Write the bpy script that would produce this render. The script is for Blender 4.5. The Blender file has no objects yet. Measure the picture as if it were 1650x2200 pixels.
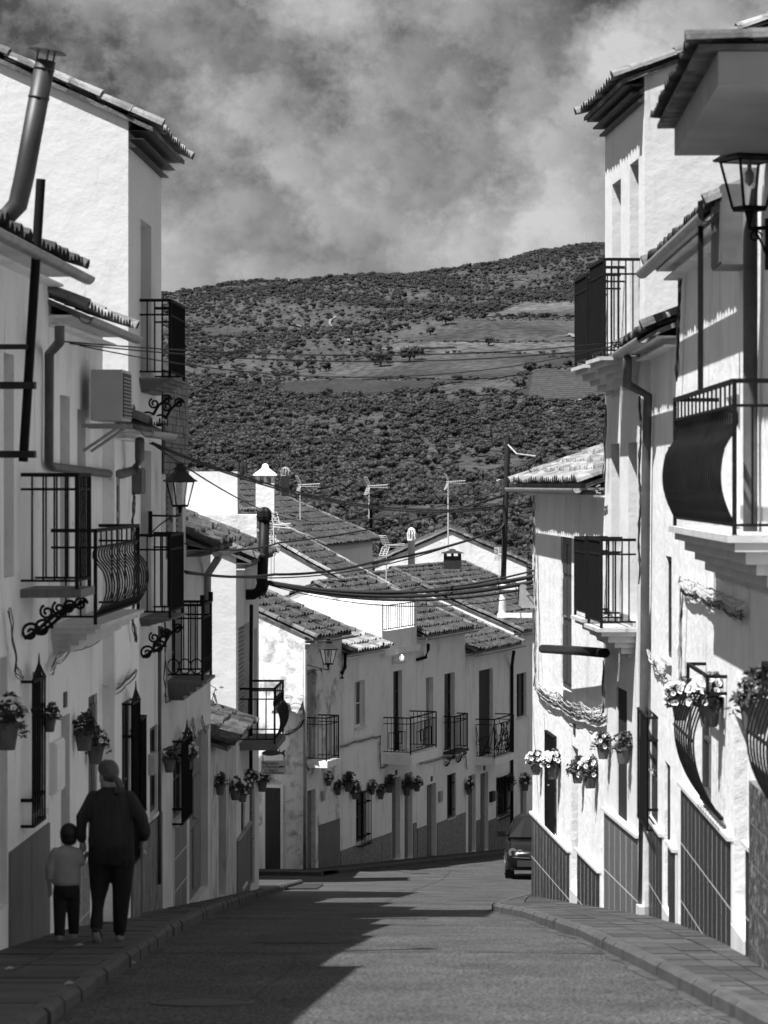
import bpy, math, random
from mathutils import Vector, Matrix
R = math.radians
rnd = random.Random(11)
scene = bpy.context.scene
C = bpy.context.collection

# ------------------------------------------------------------------ camera
EZ = 12.0            # height of the eye; every z below is EZ + (height relative to the eye)
FP = 6200.0          # focal length in photograph pixels
CX, HY = 825.0, 1040.0
cam_d = bpy.data.cameras.new('camera')
cam = bpy.data.objects.new('camera', cam_d); C.objects.link(cam)
cam.location = (0, 0, EZ); cam.rotation_euler = (R(90), 0, 0)
cam_d.sensor_fit = 'HORIZONTAL'; cam_d.sensor_width = 36.0
cam_d.lens = FP / 1650 * 36
cam_d.shift_y = -(1100 - HY) / 1650
cam_d.clip_start = 0.5; cam_d.clip_end = 9000
cam_d.dof.use_dof = True; cam_d.dof.focus_distance = 85; cam_d.dof.aperture_fstop = 7.5
scene.camera = cam

# ------------------------------------------------------------------ light
SUN = Vector((-1.0, -0.92, 2.5)).normalized()          # towards the sun
sun_d = bpy.data.lights.new('sun', 'SUN'); sun_d.energy = 3.4; sun_d.angle = R(0.5)
sun_d.color = (1, 1, 1)
sun = bpy.data.objects.new('sun', sun_d); C.objects.link(sun)
sun.rotation_euler = SUN.to_track_quat('Z', 'Y').to_euler()
sun.location = SUN * 60 + Vector((0, 0, EZ))
vs = scene.view_settings
vs.view_transform = 'Standard'; vs.look = 'None'; vs.gamma = 1; vs.exposure = 1.3
vs.use_curve_mapping = False
scene.cycles.use_denoising = True
scene.cycles.max_bounces = 12; scene.cycles.diffuse_bounces = 10
scene.cycles.caustics_reflective = False; scene.cycles.caustics_refractive = False

W = bpy.data.worlds.new('World'); scene.world = W; W.use_nodes = True
nt = W.node_tree; nt.nodes.clear()
def N(t, kind, **kw):
    n = t.nodes.new(kind)
    for k, v in kw.items():
        if k.startswith('i_'):
            key = k[2:]
            n.inputs[int(key) if key.isdigit() else key].default_value = v
        else: setattr(n, k, v)
    return n
out = N(nt, 'ShaderNodeOutputWorld'); bg = N(nt, 'ShaderNodeBackground')
sky = N(nt, 'ShaderNodeTexSky', sky_type='NISHITA', sun_disc=False)
sky.sun_elevation = math.asin(SUN.z); sky.sun_rotation = math.atan2(SUN.x, SUN.y)
bw = N(nt, 'ShaderNodeRGBToBW'); nt.links.new(sky.outputs[0], bw.inputs[0])
clear = N(nt, 'ShaderNodeMath', operation='MULTIPLY', i_1=0.05); nt.links.new(bw.outputs[0], clear.inputs[0])
tc = N(nt, 'ShaderNodeTexCoord')
mp = N(nt, 'ShaderNodeMapping'); mp.inputs['Scale'].default_value = (1.0, 1.0, 1.15); mp.inputs['Location'].default_value = (5.75, 0.23, 2.44)
nt.links.new(tc.outputs['Generated'], mp.inputs['Vector'])
n1 = N(nt, 'ShaderNodeTexNoise', i_Scale=5.5, i_Detail=4.0, i_Roughness=0.45, i_Distortion=0.0)
n2 = N(nt, 'ShaderNodeTexNoise', i_Scale=15.0, i_Detail=9.0, i_Roughness=0.66, i_Distortion=0.0)
for n in (n1, n2): nt.links.new(mp.outputs[0], n.inputs['Vector'])
cr = N(nt, 'ShaderNodeValToRGB')           # cloud mass: dark bellies to bright tops
e = cr.color_ramp.elements
e[0].position = 0.40; e[0].color = (0.034,)*3 + (1,)
e[1].position = 0.70; e[1].color = (0.255,)*3 + (1,)
m_ = cr.color_ramp.elements.new(0.55); m_.color = (0.145,)*3 + (1,)
mixn = N(nt, 'ShaderNodeMath', operation='MULTIPLY_ADD', i_1=0.56); nt.links.new(n2.outputs[0], mixn.inputs[0])
sc1 = N(nt, 'ShaderNodeMath', operation='MULTIPLY', i_1=0.50); nt.links.new(n1.outputs[0], sc1.inputs[0]); nt.links.new(sc1.outputs[0], mixn.inputs[2])
vw = N(nt, 'ShaderNodeVectorMath', operation='MULTIPLY_ADD'); vw.inputs[1].default_value = (0.10, 0.10, 0.10)     # cauliflower heads: warped cells
nt.links.new(n2.outputs[1], vw.inputs[0]); nt.links.new(mp.outputs[0], vw.inputs[2])
vo_ = N(nt, 'ShaderNodeTexVoronoi', feature='F1', i_Scale=13.0, i_Detail=2.0, i_Roughness=0.5); nt.links.new(vw.outputs[0], vo_.inputs['Vector'])
bil = N(nt, 'ShaderNodeMath', operation='MULTIPLY_ADD', i_1=-0.27); nt.links.new(vo_.outputs['Distance'], bil.inputs[0]); nt.links.new(mixn.outputs[0], bil.inputs[2])
bi2 = N(nt, 'ShaderNodeMath', operation='ADD', i_1=0.222); nt.links.new(bil.outputs[0], bi2.inputs[0])
nt.links.new(bi2.outputs[0], cr.inputs[0])
cov = N(nt, 'ShaderNodeMapRange', i_1=0.16, i_2=0.28); nt.links.new(n1.outputs[0], cov.inputs[0])
mx = N(nt, 'ShaderNodeMix', data_type='RGBA'); nt.links.new(cov.outputs[0], mx.inputs[0])
nt.links.new(clear.outputs[0], mx.inputs[6]); nt.links.new(cr.outputs[0], mx.inputs[7])
nt.links.new(mx.outputs[2], bg.inputs[0]); bg.inputs[1].default_value = 1.0
nt.links.new(bg.outputs[0], out.inputs[0])

# ------------------------------------------------------------------ materials
MATS = {}
def mat(name, base, rough=0.85, var=0.0, vscale=2.0, bump=0.0, bscale=20.0, spec=0.3, metal=0.0,
        spots=0.0, spot_col=0.1, spot_scale=4.0, spot_lo=0.55, spot_hi=0.7, det=6.0, stretch=None, speck=0.0, speck_scale=120.0, spot_z=1.0, cell=0.0, cell_scale=4.0, dirt=0.0):
    m = bpy.data.materials.new(name); m.use_nodes = True; t = m.node_tree
    b = t.nodes['Principled BSDF']
    b.inputs['Roughness'].default_value = rough; b.inputs['Metallic'].default_value = metal
    b.inputs['Specular IOR Level'].default_value = spec
    g = N(t, 'ShaderNodeNewGeometry'); src = g.outputs['Position']
    if stretch:
        q = N(t, 'ShaderNodeMapping'); q.inputs['Scale'].default_value = stretch
        t.links.new(src, q.inputs[0]); src = q.outputs[0]
    col = None
    if var:
        n = N(t, 'ShaderNodeTexNoise', i_Scale=vscale, i_Detail=det, i_Roughness=0.6); t.links.new(src, n.inputs['Vector'])
        r = N(t, 'ShaderNodeMapRange', i_1=0.3, i_2=0.7, i_3=base*(1-var), i_4=min(0.95, base*(1+var))); t.links.new(n.outputs[0], r.inputs[0]); col = r.outputs[0]
    if spots:
        n = N(t, 'ShaderNodeTexNoise', i_Scale=spot_scale, i_Detail=8.0, i_Roughness=0.65, i_Distortion=0.4)
        if spot_z != 1.0:
            q2 = N(t, 'ShaderNodeMapping'); q2.inputs['Scale'].default_value = (1, 1, spot_z); t.links.new(g.outputs['Position'], q2.inputs[0]); t.links.new(q2.outputs[0], n.inputs['Vector'])
        else: t.links.new(src, n.inputs['Vector'])
        r = N(t, 'ShaderNodeMapRange', i_1=spot_lo, i_2=spot_hi, i_3=0.0, i_4=spots); t.links.new(n.outputs[0], r.inputs[0])
        x = N(t, 'ShaderNodeMix', data_type='FLOAT'); t.links.new(r.outputs[0], x.inputs[0])
        if col: t.links.new(col, x.inputs[2])
        else: x.inputs[2].default_value = base
        x.inputs[3].default_value = spot_col; col = x.outputs[0]
    if speck:
        n = N(t, 'ShaderNodeTexNoise', i_Scale=speck_scale, i_Detail=2.0); t.links.new(src, n.inputs['Vector'])
        r = N(t, 'ShaderNodeMapRange', i_1=0.35, i_2=0.65, i_3=1-speck, i_4=1+speck); t.links.new(n.outputs[0], r.inputs[0])
        x = N(t, 'ShaderNodeMath', operation='MULTIPLY'); t.links.new(r.outputs[0], x.inputs[0])
        if col: t.links.new(col, x.inputs[1])
        else: x.inputs[1].default_value = base
        col = x.outputs[0]
    if cell:
        n = N(t, 'ShaderNodeTexVoronoi', i_Scale=cell_scale); t.links.new(src, n.inputs['Vector'])
        b_ = N(t, 'ShaderNodeRGBToBW'); t.links.new(n.outputs['Color'], b_.inputs[0])
        r = N(t, 'ShaderNodeMapRange', i_1=0.2, i_2=0.8, i_3=1-cell, i_4=1+cell); t.links.new(b_.outputs[0], r.inputs[0])
        x = N(t, 'ShaderNodeMath', operation='MULTIPLY'); t.links.new(r.outputs[0], x.inputs[0]); t.links.new(col, x.inputs[1]); col = x.outputs[0]
    if dirt:              # fine weathering: vertical runs and small flakes
        q3 = N(t, 'ShaderNodeMapping'); q3.inputs['Scale'].default_value = (7, 7, 0.45); t.links.new(g.outputs['Position'], q3.inputs[0])
        n = N(t, 'ShaderNodeTexNoise', i_Scale=1.0, i_Detail=9.0, i_Roughness=0.7); t.links.new(q3.outputs[0], n.inputs['Vector'])
        r = N(t, 'ShaderNodeMapRange', i_1=0.60, i_2=0.74, i_3=1.0, i_4=1-dirt*1.3); t.links.new(n.outputs[0], r.inputs[0])
        n9 = N(t, 'ShaderNodeTexNoise', i_Scale=7.0, i_Detail=9.0, i_Roughness=0.75); t.links.new(g.outputs['Position'], n9.inputs['Vector'])
        r9 = N(t, 'ShaderNodeMapRange', i_1=0.62, i_2=0.68, i_3=1.0, i_4=1-dirt); t.links.new(n9.outputs[0], r9.inputs[0])
        x = N(t, 'ShaderNodeMath', operation='MULTIPLY'); t.links.new(r.outputs[0], x.inputs[0]); t.links.new(col, x.inputs[1])
        x2 = N(t, 'ShaderNodeMath', operation='MULTIPLY'); t.links.new(x.outputs[0], x2.inputs[0]); t.links.new(r9.outputs[0], x2.inputs[1]); col = x2.outputs[0]
    if col:
        cc = N(t, 'ShaderNodeCombineColor')
        for k in range(3): t.links.new(col, cc.inputs[k])
        t.links.new(cc.outputs[0], b.inputs['Base Color'])
    else: b.inputs['Base Color'].default_value = (base, base, base, 1)
    if bump:
        n = N(t, 'ShaderNodeTexNoise', i_Scale=bscale, i_Detail=6.0, i_Roughness=0.6); t.links.new(src, n.inputs['Vector'])
        bp = N(t, 'ShaderNodeBump', i_Strength=1.0, i_Distance=bump); t.links.new(n.outputs[0], bp.inputs['Height'])
        t.links.new(bp.outputs[0], b.inputs['Normal'])
    MATS[name] = m
    return m
mat('plaster', 0.85, 0.92, 0.06, 1.2, 0.02, 6, dirt=0.45, spots=0.5, spot_col=0.36, spot_scale=2.2, spot_lo=0.53, spot_hi=0.78, spot_z=0.28)
mat('plaster_rough', 0.72, 0.95, 0.05, 2.0, 0.014, 4.0, dirt=0.22, spots=0.18, spot_col=0.4, spot_scale=1.6, spot_lo=0.55, spot_hi=0.8)
mat('plaster_stained', 0.76, 0.95, 0.08, 2.0, 0.02, 6, dirt=0.3, spots=0.75, spot_col=0.17, spot_scale=1.9, spot_lo=0.50, spot_hi=0.64)
mat('plaster_grey', 0.55, 0.92, 0.10, 1.5, 0.012, 8, dirt=0.4, spots=0.35, spot_col=0.25, spot_scale=3, spot_z=0.3)
mat('plaster_old', 0.52, 0.95, 0.15, 2.5, 0.03, 5, spots=0.7, spot_col=0.2, spot_scale=4, spot_lo=0.48, spot_hi=0.62, spot_z=0.4)
mat('stucco', 0.66, 0.95, 0.1, 3, 0.03, 40)
mat('tile', 0.066, 0.9, 0.35, 5.0, 0.01, 25, cell=0.3, spots=0.85, spot_col=0.03, spot_scale=9.0, spot_lo=0.46, spot_hi=0.6)
mat('tile_light', 0.26, 0.9, 0.25, 4.0, 0.01, 25, cell=0.4, spots=0.6, spot_col=0.10, spot_scale=10.0, spot_lo=0.5, spot_hi=0.66)
mat('tile_verge', 0.14, 0.9, 0.25, 6.0, 0.01, 25, cell=0.4, spots=0.6, spot_col=0.06, spot_scale=7.0, spot_lo=0.5, spot_hi=0.62)
mat('tile_moss', 0.085, 0.95, 0.4, 7.0, 0.02, 20, cell=0.5, spots=0.9, spot_col=0.04, spot_scale=7.0, spot_lo=0.44, spot_hi=0.56)
mat('wood_dark', 0.045, 0.6, 0.3, 6.0, 0.004, 30, stretch=(8, 8, 0.6))
mat('wood_mid', 0.14, 0.6, 0.3, 6.0, 0.004, 30, stretch=(8, 8, 0.6))
mat('wood_old', 0.17, 0.85, 0.45, 5.0, 0.01, 20, stretch=(9, 9, 0.5))
mat('paint_grey', 0.36, 0.6, 0.08, 3.0)
mat('paint_white', 0.74, 0.5, 0.05, 3.0)
mat('iron', 0.012, 0.7, 0.2, 8.0, spec=0.08)
mat('bed', 0.05, 0.9)
mat('iron_sheen', 0.02, 0.4, 0.3, 8.0, spec=0.3, metal=0.6)
mat('iron_flat', 0.028, 0.6, 0.2, 8.0)
mat('zinc', 0.24, 0.45, 0.25, 4.0, spec=0.5, metal=0.3)
mat('pipe_black', 0.012, 0.5, 0.3, 6.0, spec=0.15)
mat('pipe_grey', 0.10, 0.6, 0.3, 4.0)
mat('steel_flue', 0.06, 0.5, 0.3, 3.0, spec=0.5, metal=0.5)
mat('ac_case', 0.40, 0.5, 0.08, 3.0)
mat('glass', 0.02, 0.08, spec=0.6)
mat('lamp_glass', 0.28, 0.15, spec=0.5)
mat('void', 0.015, 0.9)
mat('marble_dark', 0.022, 0.45, 0.35, 3.0, spec=0.07, spots=0.85, spot_col=0.15, spot_scale=12, spot_lo=0.56, spot_hi=0.66, stretch=(3, 3, 0.35))
mat('marble_mid', 0.032, 0.45, 0.3, 2.0, spec=0.07, stretch=(3, 3, 0.4))
mat('marble_light', 0.12, 0.45, 0.25, 3.0, spec=0.1, stretch=(3, 3, 0.4))
mat('granite', 0.22, 0.7, 0.4, 14.0, speck=0.3, speck_scale=40)
mat('dado_grey', 0.15, 0.8, 0.15, 2.0, 0.006, 15)
mat('stone_clad', 0.17, 0.85, 0.4, 4.0, 0.02, 12)
mat('rubble', 0.07, 0.9, 0.6, 9.0, 0.05, 14, spots=0.6, spot_col=0.4, spot_scale=11, spot_lo=0.55, spot_hi=0.62)
mat('grout', 0.6, 0.9)
mat('asphalt', 0.067, 0.86, 0.35, 1.1, 0.02, 30, spec=0.2, speck=0.95, speck_scale=44, spots=0.55, spot_col=0.035, spot_scale=0.55, spot_lo=0.5, spot_hi=0.75)
mat('asphalt_patch', 0.05, 0.86, 0.25, 1.1, 0.02, 30, spec=0.2, speck=0.8, speck_scale=50)
mat('gutter_dirt', 0.06, 0.9, 0.6, 3.0, 0.01, 30)
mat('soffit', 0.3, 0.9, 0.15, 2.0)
mat('crack_and_shadow', 0.02, 0.7)  # dark tone for the road crack and the painted cable shadows
mat('paving', 0.065, 0.85, 0.3, 1.4, 0.006, 20, speck=0.2, speck_scale=30)
mat('paving_b', 0.05, 0.85, 0.3, 1.7, 0.006, 20, speck=0.2, speck_scale=30)
mat('kerb', 0.07, 0.85, 0.25, 3.0, 0.01, 15, spots=0.5, spot_col=0.1, spot_scale=6)
mat('step', 0.62, 0.7, 0.1, 3.0)
mat('concrete', 0.34, 0.9, 0.15, 4.0, 0.006, 15)
mat('terracotta', 0.105, 0.8, 0.2, 8.0)
mat('leaf', 0.055, 0.6, 0.5, 12.0)
mat('petal', 0.78, 0.7)
mat('petal_eye', 0.06, 0.7)
mat('petal_dark', 0.10, 0.7)
mat('wire', 0.02, 0.6)
mat('wire_light', 0.42, 0.7, 0.3, 6.0)
mat('antenna', 0.7, 0.45, metal=0.3)
mat('car_paint', 0.006, 0.25, spec=0.3)
mat('car_glass', 0.012, 0.05, spec=0.7)
mat('car_trim', 0.03, 0.6)
mat('chrome', 0.6, 0.15, metal=0.9)
mat('tyre', 0.02, 0.85)
mat('skin', 0.30, 0.6, 0.08, 8.0)
mat('hair', 0.075, 0.45, 0.5, 60.0, stretch=(1, 1, 0.2))
mat('hair_dark', 0.015, 0.5)
mat('knit_dark', 0.034, 0.95, 0.35, 9.0, 0.02, 26, stretch=(3.2, 3.2, 0.35))
mat('cloth_black', 0.018, 0.95, 0.3, 9.0, 0.03, 14, stretch=(1, 1, 0.5))
mat('cloth_grey', 0.30, 0.95, 0.1, 12.0, 0.006, 25)
mat('shoe', 0.03, 0.7)
mat('shoe_sole', 0.22, 0.7)
mat('paper', 0.3, 0.8)
mat('sign_board', 0.72, 0.6, 0.1, 5.0)
mat('ink', 0.02, 0.7)
mat('oak', 0.042, 0.8, 0.55, 0.5, det=4)
mat('oak_b', 0.062, 0.8, 0.5, 0.5, det=4)
mat('oak_c', 0.029, 0.8, 0.5, 0.5, det=4)
mat('cypress', 0.025, 0.8, 0.4, 0.6)
mat('bark', 0.06, 0.9)

# ------------------------------------------------------------------ mesh helpers
class MB:
    def __init__(s): s.v = []; s.f = []
    def add(s, vs_, fs):
        k = len(s.v); s.v += [tuple(p) for p in vs_]; s.f += [tuple(i + k for i in f) for f in fs]; return s
    def box(s, c, h, ax=None):
        """centre, half sizes, optional axes (3 vectors)"""
        ax = ax or (Vector((1,0,0)), Vector((0,1,0)), Vector((0,0,1))); c = Vector(c)
        vs_ = [c + ax[0]*(h[0]*i) + ax[1]*(h[1]*j) + ax[2]*(h[2]*k) for i in (-1,1) for j in (-1,1) for k in (-1,1)]
        return s.add(vs_, [(0,1,3,2),(4,6,7,5),(0,4,5,1),(2,3,7,6),(0,2,6,4),(1,5,7,3)])
    def tube(s, pts, r, n=8, cap=True):
        pts = [Vector(p) for p in pts]; rr = r if isinstance(r, (list, tuple)) else [r]*len(pts)
        k0 = len(s.v); up = Vector((0.13, 0.31, 0.94))
        for i, p in enumerate(pts):
            d = (pts[min(i+1, len(pts)-1)] - pts[max(i-1, 0)]).normalized()
            a = d.cross(up)
            if a.length < 0.15: a = d.cross(Vector((1, 0, 0)))
            a.normalize(); b = d.cross(a)
            for j in range(n):
                t = 2*math.pi*j/n; s.v.append(tuple(p + (a*math.cos(t) + b*math.sin(t))*rr[i]))
        for i in range(len(pts)-1):
            for j in range(n):
                s.f.append((k0+i*n+j, k0+i*n+(j+1)%n, k0+(i+1)*n+(j+1)%n, k0+(i+1)*n+j))
        if cap:
            s.f.append(tuple(k0+j for j in reversed(range(n)))); e0 = k0+(len(pts)-1)*n; s.f.append(tuple(e0+j for j in range(n)))
        return s
    def loft(s, rings, cap=True):
        k0 = len(s.v); n = len(rings[0])
        for r_ in rings: s.v += [tuple(p) for p in r_]
        for i in range(len(rings)-1):
            for j in range(n): s.f.append((k0+i*n+j, k0+i*n+(j+1)%n, k0+(i+1)*n+(j+1)%n, k0+(i+1)*n+j))
        if cap:
            s.f.append(tuple(k0+j for j in reversed(range(n)))); e0 = k0+(len(rings)-1)*n; s.f.append(tuple(e0+j for j in range(n)))
        return s
    def mesh(s, name, m=None, smooth=False):
        me = bpy.data.meshes.new(name); me.from_pydata(s.v, [], s.f); me.validate()
        if m: me.materials.append(MATS[m])
        if smooth: me.polygons.foreach_set('use_smooth', [True]*len(me.polygons))
        me.update(); return me

def link(name, data, parent=None):
    o = bpy.data.objects.new(name, data); C.objects.link(o)
    if parent is not None:
        o.parent = parent
        b = parent.get('_b')
        if b is not None: o.matrix_parent_inverse = Matrix.Translation(-Vector(b))
    return o
def tag(o, label, cat, group=None):
    o['label'] = label; o['category'] = cat
    if group: o['group'] = group
    return o
THINGS = []
def thing(name, label, cat, base, group=None):
    o = bpy.data.objects.new(name, None); C.objects.link(o); o.location = base; o['_b'] = tuple(base)
    o.empty_display_size = 0.2; THINGS.append(o)
    return tag(o, label, cat, group)
def part(name, mb, m, parent=None, smooth=False, label=None):
    o = link(name, mb.mesh(name, m, smooth), parent)
    if label: o['label'] = label
    return o
def struct(name, mb, m, smooth=False, parent=None):
    o = part(name, mb, m, parent, smooth)
    if parent is None: o['kind'] = 'structure'
    return o
_unit = {}
def unit(kind, m):
    k = (kind, m)
    if k not in _unit:
        b = MB()
        if kind == 'rod': b.tube([(0,0,-0.5),(0,0,0.5)], 1.0, 7)
        elif kind == 'square': b.box((0,0,0), (1,1,0.5))
        elif kind == 'half':      # half round tile, along z, belly +x
            n = 7; prof = []
            for q, (zz, rr) in enumerate(((-0.5, 1.0), (0.5, 0.82))):
                prof.append([(rr*math.cos(t), rr*math.sin(t), zz) for t in [math.pi*(i/(n-1)-0.5) for i in range(n)]] + [(rr*0.82*math.cos(t), rr*0.82*math.sin(t), zz) for t in [math.pi*(0.5-i/(n-1)) for i in range(n)]])
            b.loft(prof)
        _unit[k] = b.mesh(kind + '_' + m, m, kind == 'rod')
    return _unit[k]
def rod(name, p0, p1, r, m, parent, kind='rod', r2=None):
    p0 = Vector(p0); p1 = Vector(p1); d = p1 - p0
    o = link(name, unit(kind, m), parent)
    q = d.to_track_quat('Z', 'Y')
    o.location = (p0 + p1)/2; o.rotation_mode = 'QUATERNION'; o.rotation_quaternion = q
    o.scale = (r, r2 or r, d.length)
    return o

# ------------------------------------------------------------------ ground profile
PROF = [(-30, 0.4), (0, -1.6), (17.5, -3.27), (25, -4.0), (38, -5.6), (68, -9.30), (71, -9.57), (88.5, -11.28), (112, -13.6), (150, -16.8)]
def prof0(y):
    for (a, za), (b, zb) in zip(PROF, PROF[1:]):
        if y <= b: return za + (zb - za)*(y - a)/(b - a)
    return PROF[-1][1]
def ground(y):
    return EZ + sum(prof0(y + k) for k in (-2, -1, 0, 1, 2))/5
KERB = 0.10
def pix(px, py, Y): return Vector((Y*(px - CX)/FP, Y, EZ + Y*(HY - py)/FP))

class Facade:
    """vertical plane: A on plan, heading angle (0 = straight away from the camera), side +1 faces right, -1 faces left"""
    def __init__(s, A, ang, side):
        s.A = Vector((A[0], A[1])); s.side = side; s.ang = ang
        s.d = Vector((math.sin(ang), math.cos(ang))); s.n = Vector((math.cos(ang), -math.sin(ang)))*side
        s.d3 = Vector((s.d.x, s.d.y, 0)); s.n3 = Vector((s.n.x, s.n.y, 0)); s.ax = (s.d3, s.n3, Vector((0,0,1)))
    def P(s, t, o, z):
        q = s.A + s.d*t + s.n*o; return Vector((q.x, q.y, z))
    def s(s, px, o=0.0):
        k = (px - CX)/FP; q = s.A + s.n*o
        return (k*q.y - q.x)/(s.d.x - k*s.d.y)
    def z(s, px, py, o=0.0):
        t = s.s(px, o); Y = (s.A + s.n*o + s.d*t).y
        return EZ + Y*(HY - py)/FP
    def pt(s, px, py, o=0.0): return s.P(s.s(px, o), o, s.z(px, py, o))
    def shift(s, o): return Facade(s.A + s.n*o, s.ang, s.side)
    def box(s, mb, s0, s1, o0, o1, z0, z1):
        c = (s.P((s0+s1)/2, (o0+o1)/2, (z0+z1)/2))
        return mb.box(c, (abs(s1-s0)/2, abs(o1-o0)/2, abs(z1-z0)/2), s.ax)
    def g(s, t, o=0.3): return ground(s.P(t, o, 0).y) + KERB
# ------------------------------------------------------------------ builders
def tile_field(mb, F, sA, sB, oE, zE, oR, zR, pitch=0.215, row=0.36, seed=0, sag=0.03, amp=0.06):
    rg = random.Random(seed); L = sB - sA; V = math.hypot(oE - oR, zR - zE)
    nc = max(2, int(L/pitch)); nr = max(2, int(V/row)); xs = (0.0, 0.14, 0.3, 0.5, 0.7, 0.86)
    us = [(c + x)/nc for c in range(nc) for x in xs] + [1.0]
    hs = [amp*max(0.0, math.sin(math.pi*x))**0.8 for c in range(nc) for x in xs] + [0.0]
    jit = [[rg.uniform(-0.018, 0.024) + (0.03 if rg.random() < 0.03 else 0) for _ in range(nc + 1)] for _ in range(nr)]
    rings = []
    for r_ in range(nr):
        for fr in (0.0, 1.0):
            v = (r_ + fr)/nr; line = []
            for q, (u, h) in enumerate(zip(us, hs)):
                c = min(q//len(xs), nc)
                z = zE + (zR - zE)*v + h*(1 + 6*jit[r_][c]) + 0.04*(1 - fr) + jit[r_][c]*(1 - 0.5*fr) - sag*math.sin(math.pi*u)*(0.4 + 0.6*math.sin(math.pi*v))
                line.append(F.P(sA + L*u, oE + (oR - oE)*v, z))
            rings.append(line)
    k0 = len(mb.v); n = len(us)
    for l in rings: mb.v += [tuple(p) for p in l]
    for i in range(len(rings) - 1):
        for j in range(n - 1): mb.f.append((k0+i*n+j, k0+i*n+j+1, k0+(i+1)*n+j+1, k0+(i+1)*n+j))
    return mb
def verge(F, s, oE, zE, oR, zR, parent, m, r=0.085, step=0.36, name='verge_tile', lift=0.06):
    p0 = F.P(s, oE, zE + lift); p1 = F.P(s, oR, zR + lift); d = p1 - p0; n = max(2, int(d.length/step)); zt = d.normalized()
    up = Vector((0,0,1)); up = (up - zt*up.dot(zt)).normalized(); yv = zt.cross(up)
    for i in range(n):
        c = p0 + d*((i + 0.5)/n); o = link(name, unit('half', m), parent)
        w = Matrix((up, yv, zt)).transposed().to_4x4()
        tilt = Matrix.Rotation(rnd.uniform(-0.05, 0.05), 4, 'X')
        o.matrix_local = Matrix.Translation(c + up*rnd.uniform(-0.01, 0.015)) @ w @ tilt @ Matrix.Diagonal((r, r*1.15, d.length/n*1.1, 1))

def ridge(F, sA, sB, o, z, parent, m, r=0.1, step=0.38):
    n = max(2, int((sB - sA)/step)); d = F.d3
    up = Vector((0,0,1)); yv = d.cross(up)
    for i in range(n):
        c = F.P(sA + (sB - sA)*(i + 0.5)/n, o, z + rnd.uniform(-0.01, 0.01)); ob = link('ridge_tile', unit('half', m), parent)
        ob.matrix_local = Matrix.Translation(c) @ Matrix((up, yv, d)).transposed().to_4x4() @ Matrix.Diagonal((r, r*1.25, step*1.12, 1))

def fill(F, h, kind, s0, s1, z0, z1, dep, wallm):
    """the leaf of a door or window, a part of the house"""
    o = -dep
    if kind == 'void':
        mb = MB(); F.box(mb, s0, s1, o - 0.04, o, z0, z1); return part('door', mb, 'void', h)
    if kind in ('door', 'door_mid', 'door_old'):
        m = {'door': 'wood_dark', 'door_mid': 'wood_mid', 'door_old': 'wood_old'}[kind]
        mb = MB(); F.box(mb, s0, s1, o - 0.05, o, z0, z1)
        w = s1 - s0; hh = z1 - z0
        for a in (0.08, 0.54):
            for b0, b1 in ((0.05, 0.42), (0.47, 0.72), (0.76, 0.95)):
                F.box(mb, s0 + w*a, s0 + w*(a + 0.38), o, o + 0.018, z0 + hh*b0, z0 + hh*b1)
        d = part('door', mb, m, h)
        hb = MB(); hb.tube([F.P(s0 + w*0.52, o + 0.02, z0 + hh*0.48), F.P(s0 + w*0.52, o + 0.07, z0 + hh*0.48), F.P(s0 + w*0.58, o + 0.07, z0 + hh*0.48)], 0.012, 6)
        part('handle', hb, 'chrome', d); return d
    if kind in ('window', 'window_white', 'glassdoor'):
        m = 'paint_white' if kind == 'window_white' else 'wood_dark'
        mb = MB(); t = 0.055; w = s1 - s0
        for a, b, c, d_ in ((s0, s0+t, z0, z1), (s1-t, s1, z0, z1), (s0+t, s1-t, z0, z0+t), (s0+t, s1-t, z1-t, z1), (s0+w/2-t/2, s0+w/2+t/2, z0+t, z1-t)):
            F.box(mb, a, b, o - 0.04, o + 0.01, c, d_)
        nrow = 4 if kind == 'glassdoor' else 2
        for k in range(1, nrow):
            zz = z0 + (z1 - z0)*k/nrow
            F.box(mb, s0+t, s0+w/2-t/2, o - 0.03, o + 0.0, zz - 0.015, zz + 0.015); F.box(mb, s0+w/2+t/2, s1-t, o - 0.03, o + 0.0, zz - 0.015, zz + 0.015)
        wn = part('window', mb, m, h)
        pm = MB(); F.box(pm, s0+0.01, s1-0.01, o - 0.03, o - 0.022, z0+0.01, z1-0.01); part('pane', pm, 'glass', wn)
        if kind != 'glassdoor': sm_ = MB(); F.box(sm_, s0 - 0.04, s1 + 0.04, -dep + 0.012, 0.045, z0 - 0.045, z0 - 0.002); part('sill', sm_, 'step', wn)
        return wn
    if kind in ('shutter', 'shutter_grey'):
        m = 'wood_dark' if kind == 'shutter' else 'paint_grey'
        mb = MB(); F.box(mb, s0, s1, o - 0.05, o - 0.02, z0, z1); n = int((z1 - z0)/0.07)
        d = part('window', mb, m, h); sl = MB()
        for k in range(n):
            zz = z0 + (k + 0.5)*(z1 - z0)/n; F.box(sl, s0+0.04, s1-0.04, o - 0.02, o + 0.008, zz - 0.022, zz + 0.012)
        q = part('louvre', sl, m, d); q['kind'] = 'stuff'; return d

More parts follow.
